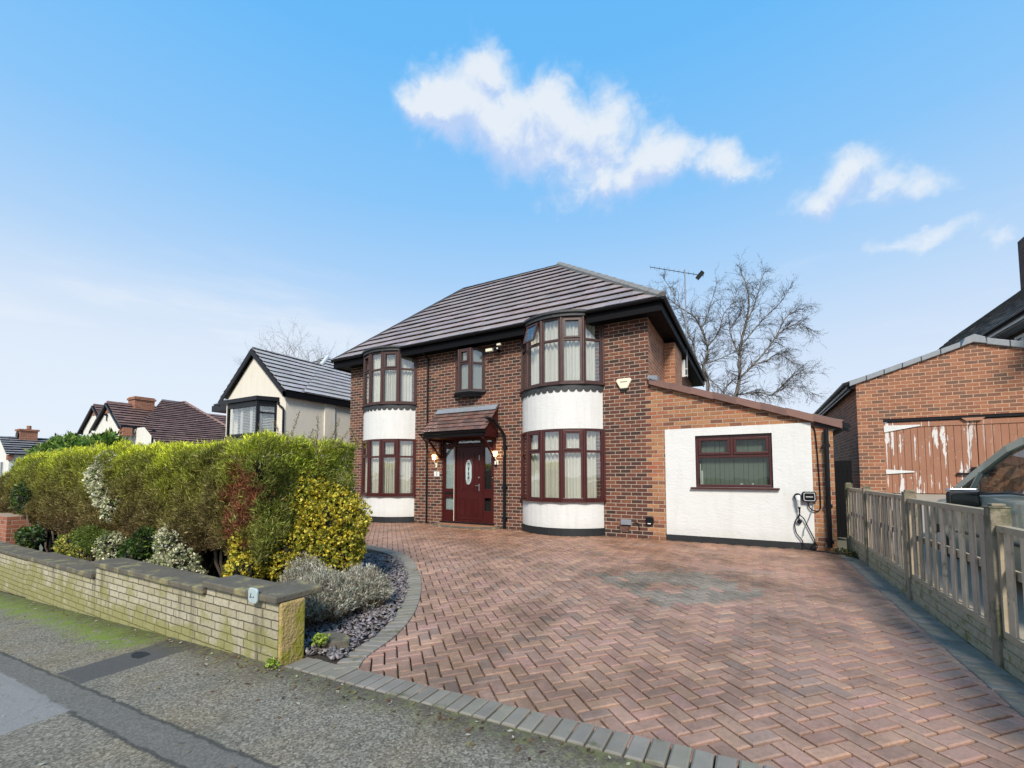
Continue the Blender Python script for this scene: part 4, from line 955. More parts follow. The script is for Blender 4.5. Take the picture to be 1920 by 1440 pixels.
for face,n in (('front',30000),('top',12000),('end',4500),('back',1000)):
    P,N,h=hedge_pts(n,face); 
    t=np.clip((P[:,2]+1.0)/1.45,0,1); f1=fbm(P,.9,3); f2=fbm(P,2.6,5)
    lowc=np.array([.23,.155,.07]); mid=np.array([.29,.27,.075]); hi=np.array([.43,.47,.065]); top=np.array([.74,.78,.06])
    tt=np.clip(t**1.25+f1*.16+f2*.16+rng.normal(0,.06,n),0,1)[:,None]
    c=np.where(tt<.45,lowc+(mid-lowc)*(tt/.45),np.where(tt<.8,mid+(hi-mid)*((tt-.45)/.35),hi+(top-hi)*((tt-.8)/.2)))
    # right end of the hedge is fresher green
    g=np.clip((P[:,0]+5.9)/1.0,0,1)[:,None]; c=c*(1-.55*g)+np.array([.38,.48,.08])*(.55*g); c=c*(.85+.5*np.clip(f2,-.6,.6))[:,None]
    if face=='top': c=c*.4+np.array([.74,.77,.06])*.6*(.8+.5*rng.random((n,1)))
    dead=((P[:,0]+5.36)/.29)**2+((P[:,2]+.32)/.42)**2+f2*1.6+rng.normal(0,.45,n)
    dm=(dead<1)[:,None]; c=np.where(dm,np.array([.30,.12,.06])*(.6+.7*rng.random((n,1))),c)
    tan=(rng.random(n)<.10)[:,None]&(~dm); c=np.where(tan,np.array([.36,.30,.12]),c)
    D=unit(N*.55+np.array([0,0,.75])+rng.normal(0,.45,(n,3)))
    if face=='front': D=unit(D+np.array([.25,0,0])*1)
    Ps.append(P-N*.02);Ds.append(D);Cs.append(c)
P=np.concatenate(Ps);D=np.concatenate(Ds);cc=np.concatenate(Cs)
V,Fq,c3=sprays(P,D,.066,.0052,cc,6,.34)
rawmesh('foliage',V,Fq,c3,M_leaf,hed)
# long fresh shoots on top
sh=MB(); 
pp=[];dd=[];cl_=[]
for k in range(150):
    x=random.uniform(-15,-4.5) if k<90 else random.uniform(-6,-4.4); y=random.uniform(3,4.2); z=float(hedge_top(x)); L=random.uniform(.05,.17) if k%9 else random.uniform(.2,.42)
    d=Vector((random.gauss(.15,.3),random.gauss(0,.3),1)).normalized(); p=Vector((x,y,z)); sh.col=(1.1,1.3,.8)
    sh.tube([p,p+d*L*.5+Vector((.01,0,0)),p+d*L],[.003,.002,.001],4)
    for j in range(int(L/.012)): q=p+d*L*(j/(L/.012)); pp.append(tuple(q)); dd.append((d.x+random.gauss(0,.5),d.y+random.gauss(0,.5),d.z)); cl_.append((.42,.46,.08) if L<.2 else (.30,.24,.12))
V,Fq,c3=sprays(np.array(pp),unit(np.array(dd)),.030,.004,np.array(cl_),3,.4); rawmesh('shoots',V,Fq,c3,M_leaf,hed); sh.build('twigs',M_twig,hed)
# inner woody mass and trunks
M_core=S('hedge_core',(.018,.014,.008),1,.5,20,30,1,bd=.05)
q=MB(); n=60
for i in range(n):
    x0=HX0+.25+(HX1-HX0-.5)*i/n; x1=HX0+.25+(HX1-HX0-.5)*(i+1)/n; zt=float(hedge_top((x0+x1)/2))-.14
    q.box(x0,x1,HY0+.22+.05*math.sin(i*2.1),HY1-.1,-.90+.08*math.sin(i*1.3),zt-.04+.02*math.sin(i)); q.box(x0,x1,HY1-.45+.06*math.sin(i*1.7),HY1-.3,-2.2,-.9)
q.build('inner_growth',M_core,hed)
for k in range(26):
    x=-5.2-k*.40+random.gauss(0,.08); y=3.45+random.gauss(0,.12); q=MB(); z0=G(x,y)-.05
    for j in range(3):
        a=random.uniform(0,6.28); r0=random.uniform(.02,.035)
        q.tube([(x+.03*math.cos(a),y+.03*math.sin(a),z0),(x+.1*math.cos(a),y+.08*math.sin(a)-.03,z0+.22),(x+.22*math.cos(a),y+.2*math.sin(a)-.05,z0+.5),(x+.3*math.cos(a),y+.3*math.sin(a),z0+.85)],[r0*1.3,r0,r0*.8,r0*.5],7)
    q.build('stem',M_bark,hed,smooth=True)
def shrub(name,blobs,n,L,W,cols,label,cat,k=4,spread=.6,up=.4,group=None,stems=4,core=True):
    """blobs: (cx,cy,cz,rx,ry,rz)"""
    b0=blobs[0]; e=thing(name,(b0[0],b0[1],G(b0[0],b0[1])),label,cat,group); tot=sum(b[3]*b[5]+b[3]*b[4] for b in blobs); PP=[];NN=[]
    for b in blobs:
        m_=max(10,int(n*(b[3]*b[5]+b[3]*b[4])/tot)); d=unit(rng.normal(0,1,(m_,3))); r=rng.uniform(.72,1.04,m_)**.7
        P=np.array(b[:3])+d*np.array(b[3:])*r[:,None]; h=fbm(P,4.5)*.16; P=P+d*np.array(b[3:])*h[:,None]; PP.append(P);NN.append(d)
    P=np.concatenate(PP);N=np.concatenate(NN)
    keep=P[:,2]>-1.52; P=P[keep];N=N[keep]
    ci=rng.integers(0,len(cols),len(P)); c=np.array(cols)[ci]
    f=fbm(P,3.0,2); 
    D=unit(N+np.array([0,0,up])+rng.normal(0,.5,N.shape))
    V,Fq,c3=sprays(P,D,L,W,c,k,spread); rawmesh('foliage',V,Fq,c3,M_leaf,e)
    q=MB()
    for j in range(stems):
        b=random.choice(blobs); g=Vector((b0[0]+random.gauss(0,.06),b0[1]+random.gauss(0,.06),G(b0[0],b0[1])-.03)); t=Vector(b[:3])+Vector((random.gauss(0,.3)*b[3],random.gauss(0,.3)*b[4],random.uniform(0,.5)*b[5]))
        q.tube([g,g.lerp(t,.5)+Vector((random.gauss(0,.04),random.gauss(0,.04),0)),t],[.014,.01,.004],6)
    q.build('stem',M_bark,e)
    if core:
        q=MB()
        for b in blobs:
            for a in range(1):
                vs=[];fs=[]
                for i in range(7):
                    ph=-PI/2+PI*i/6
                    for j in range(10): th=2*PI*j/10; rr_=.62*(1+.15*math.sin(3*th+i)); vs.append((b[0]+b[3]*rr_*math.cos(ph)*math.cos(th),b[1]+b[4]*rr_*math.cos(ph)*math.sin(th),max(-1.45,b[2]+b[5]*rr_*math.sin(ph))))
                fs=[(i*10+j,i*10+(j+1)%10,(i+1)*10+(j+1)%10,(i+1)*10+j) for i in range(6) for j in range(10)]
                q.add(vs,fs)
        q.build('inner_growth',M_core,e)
    return e
YEL=[(.68,.52,.04),(.60,.47,.04),(.70,.60,.10),(.52,.46,.05),(.26,.29,.04),(.66,.56,.07),(.46,.43,.06),(.16,.19,.03)]
shrub('golden_shrub',[(-4.92,3.8,-.62,.56,.5,.46),(-5.15,3.6,-.34,.44,.42,.42),(-5.2,3.55,.0,.26,.3,.24),(-5.05,3.35,-.95,.36,.3,.36),(-4.72,3.75,-.98,.36,.4,.36),(-5.3,3.1,-.85,.24,.26,.28),(-5.2,2.95,-1.1,.2,.2,.22)],9800,.036,.015,YEL,'rounded golden yellow euonymus bush at the right end of the hedge','shrub',k=4,spread=.8)
VAR=[(.72,.70,.48),(.62,.60,.38),(.80,.78,.60),(.30,.34,.14),(.12,.17,.05),(.55,.52,.30)]
shrub('variegated_shrub',[(-6.85,2.93,-.92,.30,.20,.26),(-6.55,2.88,-1.13,.26,.18,.20),(-7.05,2.85,-1.25,.25,.16,.14),(-6.3,2.9,-1.3,.22,.15,.14)],2300,.036,.013,VAR,'cream variegated shrub low in front of the middle of the hedge','shrub',k=3,group='variegated shrubs in the hedge')
shrub('variegated_shrub',[(-9.15,2.98,.16,.46,.16,.2),(-9.35,2.93,-.06,.42,.16,.28),(-9.1,2.92,-.30,.32,.14,.24),(-8.85,2.92,-.52,.2,.12,.22)],3000,.040,.014,VAR,'cream variegated climber hanging down the hedge face from its top','shrub',k=3,group='variegated shrubs in the hedge')
shrub('variegated_shrub',[(-8.45,2.8,-1.12,.26,.18,.24),(-8.2,2.76,-1.3,.3,.16,.15)],1300,.036,.013,VAR[:2]+VAR[3:],'greyish variegated shrub just above the wall coping left of the middle','shrub',k=3,group='variegated shrubs in the hedge')
shrub('yellow_shrub',[(-9.9,2.75,-1.15,.4,.16,.17),(-9.3,2.72,-1.25,.3,.15,.14)],1100,.036,.014,[(.55,.50,.08),(.62,.55,.14),(.25,.28,.05),(.10,.15,.03)],'low yellow edged shrub against the wall coping under the left of the hedge','shrub',k=3)
0 and shrub('trailing_yellow_shrub',[(-5.55,2.9,-.80,.22,.16,.14),(-5.1,2.95,-1.0,.20,.2,.16)],700,.032,.012,YEL,'small golden shoots low between the hedge end and the yellow bush','shrub',k=3)
GRN=[(.05,.10,.02),(.09,.15,.03),(.14,.20,.04),(.03,.06,.015)]
shrub('dark_ivy',[(-7.75,2.82,-1.15,.24,.15,.22),(-7.5,2.85,-.95,.2,.14,.2)],700,.04,.018,GRN,'dark green ivy patch between the variegated shrubs above the wall','shrub',k=3)
shrub('drooping_conifer',[(-9.0,2.72,-.95,.40,.14,.13),(-8.8,2.72,-1.0,.3,.12,.1)],650,.075,.006,[(.14,.19,.03),(.2,.25,.04),(.08,.12,.02)],'feathery green conifer fronds drooping over the left part of the wall','shrub',k=5,up=-.3,core=False)
shrub('dark_leafy_shrub',[(-11.9,2.75,-1.15,.4,.16,.18),(-12.9,2.9,-.45,.25,.2,.3)],700,.055,.022,GRN+[(.12,.16,.10)],'dark broad leaved shrub beside the orange brick pillar','shrub',k=3)
shrub('laurel_bush',[(-20.5,5.6,.6,2.4,.8,.6),(-18.2,5.6,.55,1.6,.7,.55),(-17.5,5.6,.85,.5,.4,.4),(-20.8,5.6,1.05,.9,.4,.3)],2800,.17,.03,[(.10,.20,.03),(.16,.28,.05),(.06,.12,.02),(.3,.38,.06)],'glossy green laurel bush rising above the left end of the hedge','shrub',k=4,up=.7,core=False)
LAV=[(.46,.45,.35),(.58,.56,.45),(.38,.42,.31),(.66,.62,.52),(.28,.23,.17),(.42,.35,.26)]
def lavender(cx,cy,r,h,n,label):
    z0=G(cx,cy)+.0; e=thing('lavender_bush',(cx,cy,z0),label,'lavender','lavender bushes in the slate bed')
    a=rng.uniform(0,2*PI,n); rad=np.sqrt(rng.random(n))*r; hh=h*np.sqrt(np.maximum(0,1-(rad/r)**2*.85))*rng.uniform(.75,1.1,n)
    bx=cx+rad*.45*np.cos(a); by=cy+rad*.45*np.sin(a); tx=cx+rad*np.cos(a); ty=cy+rad*np.sin(a)
    pos=[];dr=[];st_=MB(); 
    B_=np.stack([bx,by,np.full(n,z0)],1); T_=np.stack([tx,ty,z0+hh],1)
    PP=[];DD=[]
    for k,f in enumerate((.35,.5,.62,.74,.84,.92,1.0)):
        PP.append(B_+(T_-B_)*f+rng.normal(0,.006,(n,3))); DD.append(unit(T_-B_+rng.normal(0,.02,(n,3))))
    P=np.concatenate(PP);Dn=np.concatenate(DD); c=np.array(LAV)[rng.integers(0,len(LAV),len(P))]
    low=np.concatenate([np.full(n,f) for f in (.35,.5,.62,.74,.84,.92,1.0)])[:,None]; c=c*(low<.55)*np.array([.6,.5,.4])+c*(low>=.55)
    V,Fq,c3=sprays(P,Dn,.040,.0036,c,5,.45); rawmesh('foliage',V,Fq,c3,M_leaf,e)
    for i in range(0,n,6): st_.tube([tuple(B_[i]),tuple((B_[i]+T_[i])/2+np.array([0,0,.02])),tuple(T_[i])],[.004,.003,.0015],4)
    st_.build('stem',M_bark,e)
lavender(-3.98,3.05,.36,.52,680,'grey green lavender bush nearest the end of the garden wall')
lavender(-3.95,3.52,.36,.46,560,'paler lavender bush behind, beside the curved edging')
lavender(-4.55,3.25,.30,.60,420,'taller grey lavender bush tucked against the golden bush')
shrub('weed',[(-3.28,2.50,-1.40,.05,.04,.03)],60,.03,.012,[(.25,.35,.05),(.35,.42,.08)],'small green weed behind the pier by the stepping stone','weed',k=3,core=False,stems=1)
shrub('weed',[(-3.36,2.14,-1.50,.05,.025,.04)],60,.026,.010,[(.28,.40,.05),(.35,.45,.08)],'tiny green weed at the foot of the wall pier on the pavement','weed',k=3,core=False,stems=1)
shrub('weed_patch',[(1.33,9.45,-1.33,.13,.1,.05),(1.42,9.2,-1.34,.08,.1,.05)],160,.035,.012,[(.06,.09,.02),(.14,.15,.04),(.18,.12,.06)],'dark straggly weeds in the corner between extension and fence','weed',k=3,core=False,stems=2)
# ---------------------------------------------------------------- bare trees
def grow(mb,p,d,L,r,lvl,rnd,droop=0):
    n=4; pts=[p];dd=d.copy()
    for i in range(n):
        dd=(dd+Vector((rnd.gauss(0,.16),rnd.gauss(0,.16),rnd.gauss(0,.13)-droop*.06))).normalized(); pts.append(pts[-1]+dd*L/n)
    mb.tube(pts,[r*(1-.75*i/n) for i in range(n+1)],5 if r>.02 else 3,False)
    if lvl<=0: return
    k=rnd.randint(2,4) if lvl>1 else rnd.randint(3,5)
    for j in range(k):
        i=rnd.randint(1,n); q=pts[i]; a=Vector((rnd.gauss(0,1),rnd.gauss(0,1),rnd.gauss(0,1))).normalized(); nd_=(dd+a*.75).normalized(); nd_.z+=.12-droop*.2
        grow(mb,q,nd_.normalized(),L*rnd.uniform(.5,.78),r*.55*(1-.4*i/n)+.0015,lvl-1,rnd,droop)
LIMB={'A':[(-1.94,4.0),(-1.94,4.88),(-2.12,5.64),(-1.91,6.23),(-1.92,6.79),(-2.18,7.7),(-2.51,8.39),(-3.14,8.96),(-3.73,9.59),(-4.46,10.14)],
'A2':[(-2.1,4.7),(-2.13,5.21),(-2.45,6.18),(-2.55,6.88),(-2.82,7.56),(-3.03,8.61),(-3.43,9.66),(-3.89,10.5)],'A3':[(-1.9,6.66),(-1.53,7.1),(-1.3,7.55),(-1.06,8.31),(-.62,8.83),(-.5,9.48)],
'A4':[(-2.0,5.81),(-1.39,5.97),(-.69,6.24),(-.27,6.36)],'A5':[(-2.19,7.64),(-1.95,8.04),(-1.65,8.85),(-1.36,9.73)],
'B':[(-.7,-1.4),(-.7,1),(-.68,3.55),(-.61,4.14),(-.46,4.89),(-.43,5.9),(-.31,6.78),(-.07,7.76),(.05,8.52),(-.03,9.43),(-.3,10.3)],
'B2':[(-.32,6.49),(.22,7.17),(.74,7.79),(1.39,8.42),(1.7,8.94)],'B3':[(-.41,4.89),(.12,5.42),(.74,6.15),(1.2,6.89),(1.56,7.64),(1.95,7.97),(2.33,8.07)],
'B4':[(.84,6.25),(1.4,6.86),(2.02,6.99),(2.46,6.57)],'B5':[(-.68,3.5),(-1.17,4.13),(-.89,4.64),(-.46,4.95)],'B6':[(.12,5.42),(.67,5.52),(1.17,5.8),(1.59,5.46),(1.87,5.2)],
'B7':[(-.43,5.9),(-.82,7.17),(-.7,7.69),(-.37,8.18),(-.36,8.9)],'C':[(-.68,3.6),(-.62,3.96),(-.12,4.0),(.38,3.99),(.87,3.77),(1.36,4.06),(1.83,4.07),(2.28,3.7)],
'C2':[(.87,3.83),(1.32,4.24),(1.85,4.69),(2.45,4.62)],'D':[(-2.01,5.44),(-1.8,4.92),(-1.48,4.58),(-1.22,4.2)],'E':[(-.02,7.69),(.3,8.47),(.53,9.25),(.7,9.87)]}
tr=thing('birch_tree',(-.7,24,-1.4),'tall bare winter birch tree with twisting limbs behind the extension','tree')
rnd=random.Random(5); tk=MB(); tw=MB(); R0={'A':.12,'A2':.075,'B':.16,'B3':.07,'C':.05}
tk.tube([(-.7,24,-1.5),(-1.3,24.1,1.5),(-1.94,24.2,4.0)],[.2,.17,.13],8)
yo={}
for kk,pl in LIMB.items():
    r=R0.get(kk,.05); wob=rnd.uniform(-1,1); base={'A':.2,'A2':.25,'B':0}.get(kk[:2] if kk[:2] in('A2',) else kk[0],0)
    sp=spline([(x,24+base+(wob*.9*i/len(pl) if kk not in('A','B') else .0),z) for i,(x,z) in enumerate(pl)],4); n=len(sp)
    tk.tube(sp,[.72*r*(1-.86*i/(n-1)) for i in range(n)],7,False)
    if kk=='B': i0=14
    elif kk=='A': i0=8
    else: i0=2
    for i in range(i0,n):
        f=i/(n-1)
        for rep in range(3):
            if rnd.random()<.85:
                d=Vector(sp[min(i+1,n-1)])-Vector(sp[i-1]); d=d.normalized()+Vector((rnd.gauss(0,.75),rnd.gauss(0,.75),rnd.gauss(.1,.55)))
                grow(tw,Vector(sp[i]),d.normalized(),rnd.uniform(.4,.95)*(1.1-.4*f),r*.16*(1-f)+.008,2,rnd,droop=.8 if kk in('B3','B4','C','B6') else .2)
tk.build('trunk',M_birch,tr,smooth=True); tw.build('branches',M_twig,tr)
tv=tw.v[::6]; rnd.shuffle(tv); tv=np.array(tv[:9000]); V,Fq,c3=sprays(tv,unit(rng.normal(0,1,tv.shape)+np.array([0,0,-1.2])),.055,.009,np.tile([.10,.075,.045],(len(tv),1)),1,.3); rawmesh('catkins',V,Fq,c3,M_leaf,tr)
def baretree(x,y,z0,h,spread,label,seed,n0=9,lv=3):
    rnd=random.Random(seed); e=thing('bare_tree',(x,y,z0),label,'tree','bare trees behind the cream rendered house'); tk=MB();tw=MB()
    tk.tube([(x,y,z0),(x+.1,y,z0+h*.35),(x,y,z0+h*.55)],[.28,.2,.14],7); tk.build('trunk',M_bark,e)
    for i in range(n0):
        a=-spread+2*spread*i/(n0-1); p=Vector((x+.1*a,y+rnd.uniform(-.5,.5),z0+h*(.38+.12*rnd.random())))
        d=Vector((math.sin(a),rnd.gauss(0,.3),math.cos(a))); grow(tw,p,d.normalized(),h*rnd.uniform(.24,.31),.10,lv,rnd)
    tw.build('branches',M_twig,e)
baretree(-38.0,25,-3,16.3,.40,'round bare tree above the ridge of the cream rendered house',3,22,4)
baretree(-32.0,23,-3,14.2,.5,'low bare tree between the cream rendered house and the brick house',8,8,4)
# ---------------------------------------------------------------- white neighbour
nb=thing('rendered_house',(-16.5,10.5,-2.3),'cream rendered house with black bargeboards and grey tiled roof beyond the hedge','house')
gx0,gx1,gy=-18.05,-14.15,9.2; ez=2.92; ax,az=-16.10,4.66
q=MB(); q.ext([(gx0+.15,gy,-2.6),(gx1,gy,-2.6),(gx1,gy,ez),(ax,gy,az-.16),(gx0+.15,gy,ez)],(0,3,0)); q.box(-19.6,-14.17,10.2,16,-2.6,2.9); q.box(-14.15,-14.10,10.75,11.2,-2.6,2.9); q.build('wall',M_crm,nb)
MB().ext([(gx0+.42,gy-.005,2.72),(gx0+.42,gy-.005,2.95),(ax-.12,gy-.005,4.12),(ax+.12,gy-.005,4.12),(gx1-.3,gy-.005,2.95),(gx1-.3,gy-.005,2.72)],(0,.03,0)).build('gable_panel',M_crm,nb)
rp=MB()
tiled([(gx1+.12,gy-.12,ez+.02),(gx1+.12,13.5,ez+.02),(ax,13.5,az+.06),(ax,gy-.12,az+.06)],(0,1,0),.30,.33,.052,rp,0,.08,None,.016)
tiled([(gx0-.1,13.0,ez+.12),(gx0-.1,gy-.12,ez+.12),(ax,gy-.12,az+.06),(ax,13.0,az+.06)],(0,1,0),.30,.33,.052,rp,0,.08,None,.016)
ap=Vector((-16.99,13,5.46)); ap2=Vector((-16.99,14.2,5.46)); e0=Vector((-19.95,9.75,2.98));e1=Vector((-14.02,9.75,2.98));e2=Vector((-14.02,16.3,2.98));e3=Vector((-19.95,16.3,2.98))
tiled([e0,e1,ap],(1,0,0),.30,.33,.052,rp,0,.08,None,.016); tiled([e1,e2,ap2,ap],(0,1,0),.30,.33,.052,rp,0,.08,None,.016); tiled([e3,e0,ap,ap2],(0,1,0),.30,.33,.052,rp,0,.08,None,.016)
r=rp.build('roof',M_tilew,nb)
q=MB(); ridgecaps(q,(ax,gy-.1,az+.07),(ax,12.0,az+.07),.05); ridgecaps(q,e0,ap,.05); q.build('ridge_tiles',M_black,r); q=MB(); ridgecaps(q,Vector((-16.1,12.0,4.74)),ap,.08); q.build('hip_tiles',M_alu,r)
q=MB(); q.bar((gx1+.16,gy-.14,ez-.06),(ax,gy-.14,az+.02),.05,.20,(0,1,0)) if False else None
for sx,xe,ze in ((1,gx1+.14,ez-.02),(-1,gx0-.16,ez-.02)):
    a=Vector((xe,gy-.16,ze));b=Vector((ax,gy-.16,az+.05)); q.ext([a,b,b+Vector((0,0,-.22)),a+Vector((0,0,-.20))],(0,.05,0))
q.box(gx1+.03,gx1+.14,gy-.16,16,ez-.19,ez-.0); q.box(-19.98,-18.0,9.68,9.78,2.70,2.95); q.box(-19.98,-19.88,9.78,16,2.70,2.95); q.box(-19.9,-18.05,9.78,10.2,2.70,2.76)
q.build('bargeboard',M_black,nb)
q=MB(); bw=[(-16.80,8.68),(-14.93,8.68),(-14.66,9.2),(-17.05,9.2)]; q.prism(bw,-2.6,1.40); q.build('bay_wall',M_crm,nb)
q=MB(); q.prism([(-17.2,8.58),(-14.85,8.58),(-14.5,9.22),(-17.3,9.22)],2.62,2.76); q.prism([(-16.8,8.66),(-14.93,8.66),(-14.66,9.21),(-17.05,9.21)],2.50,2.619); q.build('bay_roof',M_black,nb)
wf=MB();wp=MB()
def simplewin(fm,pm,p0,p1,z0,z1,t=.07,bars=(),zt=None):
    p0=Vector(p0);p1=Vector(p1);u=(p1-p0);L=u.length;u.normalize();n=Vector((u.y,-u.x,0));Z=Vector((0,0,1))
    bx=lambda a,b,c,d,o,dd,mb:mb.obox(p0+u*a+Z*(c)-n*(dd-o)-Z*p0.z*0,u*(b-a),n*dd,Z*(d-c))
    bx(0,L,z0,z0+t,.02,.08,fm);bx(0,L,z1-t,z1,.02,.08,fm);bx(0,t,z0+t,z1-t,.019,.078,fm);bx(L-t,L,z0+t,z1-t,.019,.078,fm)
    for b in bars: bx(L*b-t*.4,L*b+t*.4,z0+t,z1-t,.017,.074,fm)
    if zt: bx(t,L-t,zt-t*.4,zt+t*.4,.016,.072,fm)
    bx(t*.5,L-t*.5,z0+t*.5,z1-t*.5,-.02,.006,pm)
simplewin(wf,wp,(-16.80,8.68,0),(-14.93,8.68,0),1.42,2.50); simplewin(wf,wp,(-14.93,8.68,0),(-14.66,9.2,0),1.42,2.50,.07,(),2.2)
wn=wf.build('bay_window',M_black,nb); wp.build('pane',M_glass,wn)
sh_=MB()
for x0 in (-16.70,-16.1,-15.5):
    sh_.box(x0,x0+.05,8.80,8.83,1.47,2.46); sh_.box(x0+.53,x0+.58,8.80,8.83,1.47,2.46)
    for k in range(17): sh_.obox((x0+.05,8.80,1.50+k*.056),(.48,0,0),(0,.035,.02),(0,-.005,.008))
for k in range(17): sh_.obox((-14.93,8.86,1.50+k*.056),(.16,.34,0),(-.03,.02,.02),(0,0,.008))
sh_.build('shutter',M_wht,wn)
MB().prism([(-17.1,8.58),(-14.86,8.58),(-14.52,9.2),(-17.25,9.2)],1.36,1.405).build('sill',M_black,wn)
MB().prism([(-16.7,9.0),(-15.0,9.0),(-14.9,9.15),(-16.9,9.15)],1.41,2.5).build('dark_room',M_dark,wn)
q=MB(); q.tube([(-14.5,9.16,2.6),(-14.5,9.16,2.5),(-14.2,9.12,2.35),(-14.15,9.12,2.3),(-14.12,9.12,-2)],.035,8); q.build('downpipe',M_black,nb)
# ---------------------------------------------------------------- far bungalow with brown roof
fb=thing('gabled_house',(-27,11,-3),'white house with twin gables and brown pantile roof farther down the street','house')
M_white2=render_mat('weathered_white',(.72,.70,.64),(.5,.46,.38))
q=MB(); q.ext([(-29.9,9,-3.5),(-26.85,9,-3.5),(-26.85,9,2.4),(-28.3,9,3.5),(-29.9,9,2.4)],(0,3,0)); q.box(-34,-23.5,11.5,14,-3.5,.9); q.ext([(-33.6,9.6,-3.5),(-30.2,9.6,-3.5),(-30.2,9.6,2.4),(-32.0,9.6,3.75),(-33.6,9.6,2.6)],(0,3,0)); q.ext([(-26.84,9.5,-3.5),(-22.4,9.5,-3.5),(-22.4,9.5,.6),(-25.4,9.5,2.35),(-26.84,9.5,2.35)],(0,2,0)); q.build('wall',M_white2,fb)
rp=MB()
tiled([(-26.6,8.9,2.42),(-26.6,15,2.42),(-28.3,15,3.68),(-28.3,8.9,3.68)],(0,1,0),.24,.30,.06,rp,0,.25,None,.02)
tiled([(-30.1,15,2.35),(-30.1,8.9,2.35),(-28.3,8.9,3.68),(-28.3,15,3.68)],(0,1,0),.24,.30,.06,rp,0,.25,None,.02)
tiled([(-30.1,9.5,2.45),(-30.1,15,2.45),(-32.0,15,3.92),(-32.0,9.5,3.92)],(0,1,0),.24,.30,.06,rp,0,.25,None,.02)
tiled([(-34.0,15,2.4),(-34.0,9.5,2.4),(-32.0,9.5,3.92),(-32.0,15,3.92)],(0,1,0),.24,.30,.06,rp,0,.25,None,.02)
zz=lambda x:4.17-.587*(x+28.3)
tiled([(-22,9.3,zz(-22)),(-22,15,zz(-22)),(-28.3,12.3,zz(-28.3)),(-28.3,11.2,zz(-28.3)),(-25.4,9.3,zz(-25.4))],(0,1,0),.24,.30,.06,rp,0,.25,None,.02)
r=rp.build('roof',M_tileb,fb)
q=MB(); ridgecaps(q,(-28.3,8.9,3.7),(-28.3,12.6,3.7),.07); ridgecaps(q,(-28.3,12.3,4.2),(-22,15,.5),.08);ridgecaps(q,(-28.3,11.1,3.75),(-28.3,12.3,4.2),.08); ridgecaps(q,(-32,9.5,3.94),(-32,13,3.94),.07); q.build('ridge_tiles',M_tileb,r)
q=MB()
for xe,ze,xa_,za_,y_ in ((-26.55,2.36,-28.3,3.66,8.82),(-30.15,2.30,-28.3,3.66,8.82),(-30.1,2.40,-32,3.9,9.42),(-34.05,2.36,-32,3.9,9.42)):
    a=Vector((xe,y_,ze));b=Vector((xa_,y_,za_)); q.ext([a,b,b+Vector((0,0,-.12)),a+Vector((0,0,-.12))],(0,.06,0))
q.tube([(-26.5,8.9,2.36),(-26.5,11.6,2.36)],.06,8); q.tube([(-24.7,9.5,2.2),(-24.7,9.5,-1)],.07,8); q.build('bargeboard',M_black,fb)
q=MB(); q.box(-26.84,-26.4,8.95,9.3,1.95,2.33); q.build('brick_corner',M_chim,fb)
for x0,z0 in ((-28.3,3.28),(-32.0,3.5)):
    MB().ext([(x0-.42,8.97 if x0>-30 else 9.57,z0-.12),(x0+.42,8.97 if x0>-30 else 9.57,z0-.12),(x0,8.97 if x0>-30 else 9.57,z0+.2)],(0,.05,0)).build('brick_gable_tip',M_chim,fb)
wf=MB();wp=MB(); simplewin(wf,wp,(-28.9,8.97,0),(-27.3,8.97,0),.6,1.9,.07,(.5,),1.5); wn=wf.build('window',M_wht,fb); wp.build('pane',M_glassd,wn)
MB().box(-28.8,-27.4,9.03,9.05,.65,1.85).build('dark_room',M_dark,wn) if False else None
q=MB(); q.box(-28.75,-27.95,9.9,10.75,3.2,3.98); q.box(-28.80,-27.90,9.85,10.8,3.98,4.08); q.box(-28.75,-27.95,9.9,10.75,4.08,4.14); c=q.build('chimney',M_chim,fb)
q=MB(); q.tube([(-28.4,8.95,3.05),(-28.4,8.95,2.75)],.025,6); q.tube([(-28.4,8.93,3.05),(-28.38,8.92,3.07)],.07,8); q.build('wall_tie',M_black,fb)
# far left house
f2=thing('dark_roofed_house',(-42,10,-3.5),'low house with a dark tiled roof at the far left edge','house')
q=MB(); q.ext([(-46.7,8.8,-4),(-43.3,8.8,-4),(-43.3,8.8,1.5),(-45,8.8,2.6),(-46.7,8.8,1.5)],(0,11,0)); q.build('wall',M_white2,f2)
rp=MB(); tiled([(-43.0,8.6,1.42),(-43.0,20,1.42),(-45,20,2.72),(-45,8.6,2.72)],(0,1,0),.3,.4,.09,rp,0,.15,None,.02); rp.build('roof',M_tilef,f2)
q=MB(); q.box(-43.45,-43.1,8.7,8.95,1.05,1.40); q.build('brick_corner',M_chim,f2)
q=MB(); q.box(-45.45,-44.55,9.5,10.35,2.2,3.15); q.box(-45.52,-44.48,9.43,10.42,3.15,3.27); c=q.build('chimney',M_chim,f2)
q=MB(); q.tube([(-45.0,10.0,3.27),(-45.0,10.0,3.55)],.12,10); q.build('chimney_pot',M_chim,c)
q=MB(); q.tube([(-44.9,9.47,2.85),(-44.9,9.40,2.85)],[.2,.24],16); q.build('satellite_dish',M_scal,c)
wf=MB();wp=MB(); simplewin(wf,wp,(-45.8,8.77,0),(-44.2,8.77,0),-.4,1.0,.09,(.5,)); wn=wf.build('window',M_wht,f2); wp.build('pane',M_glassd,wn)
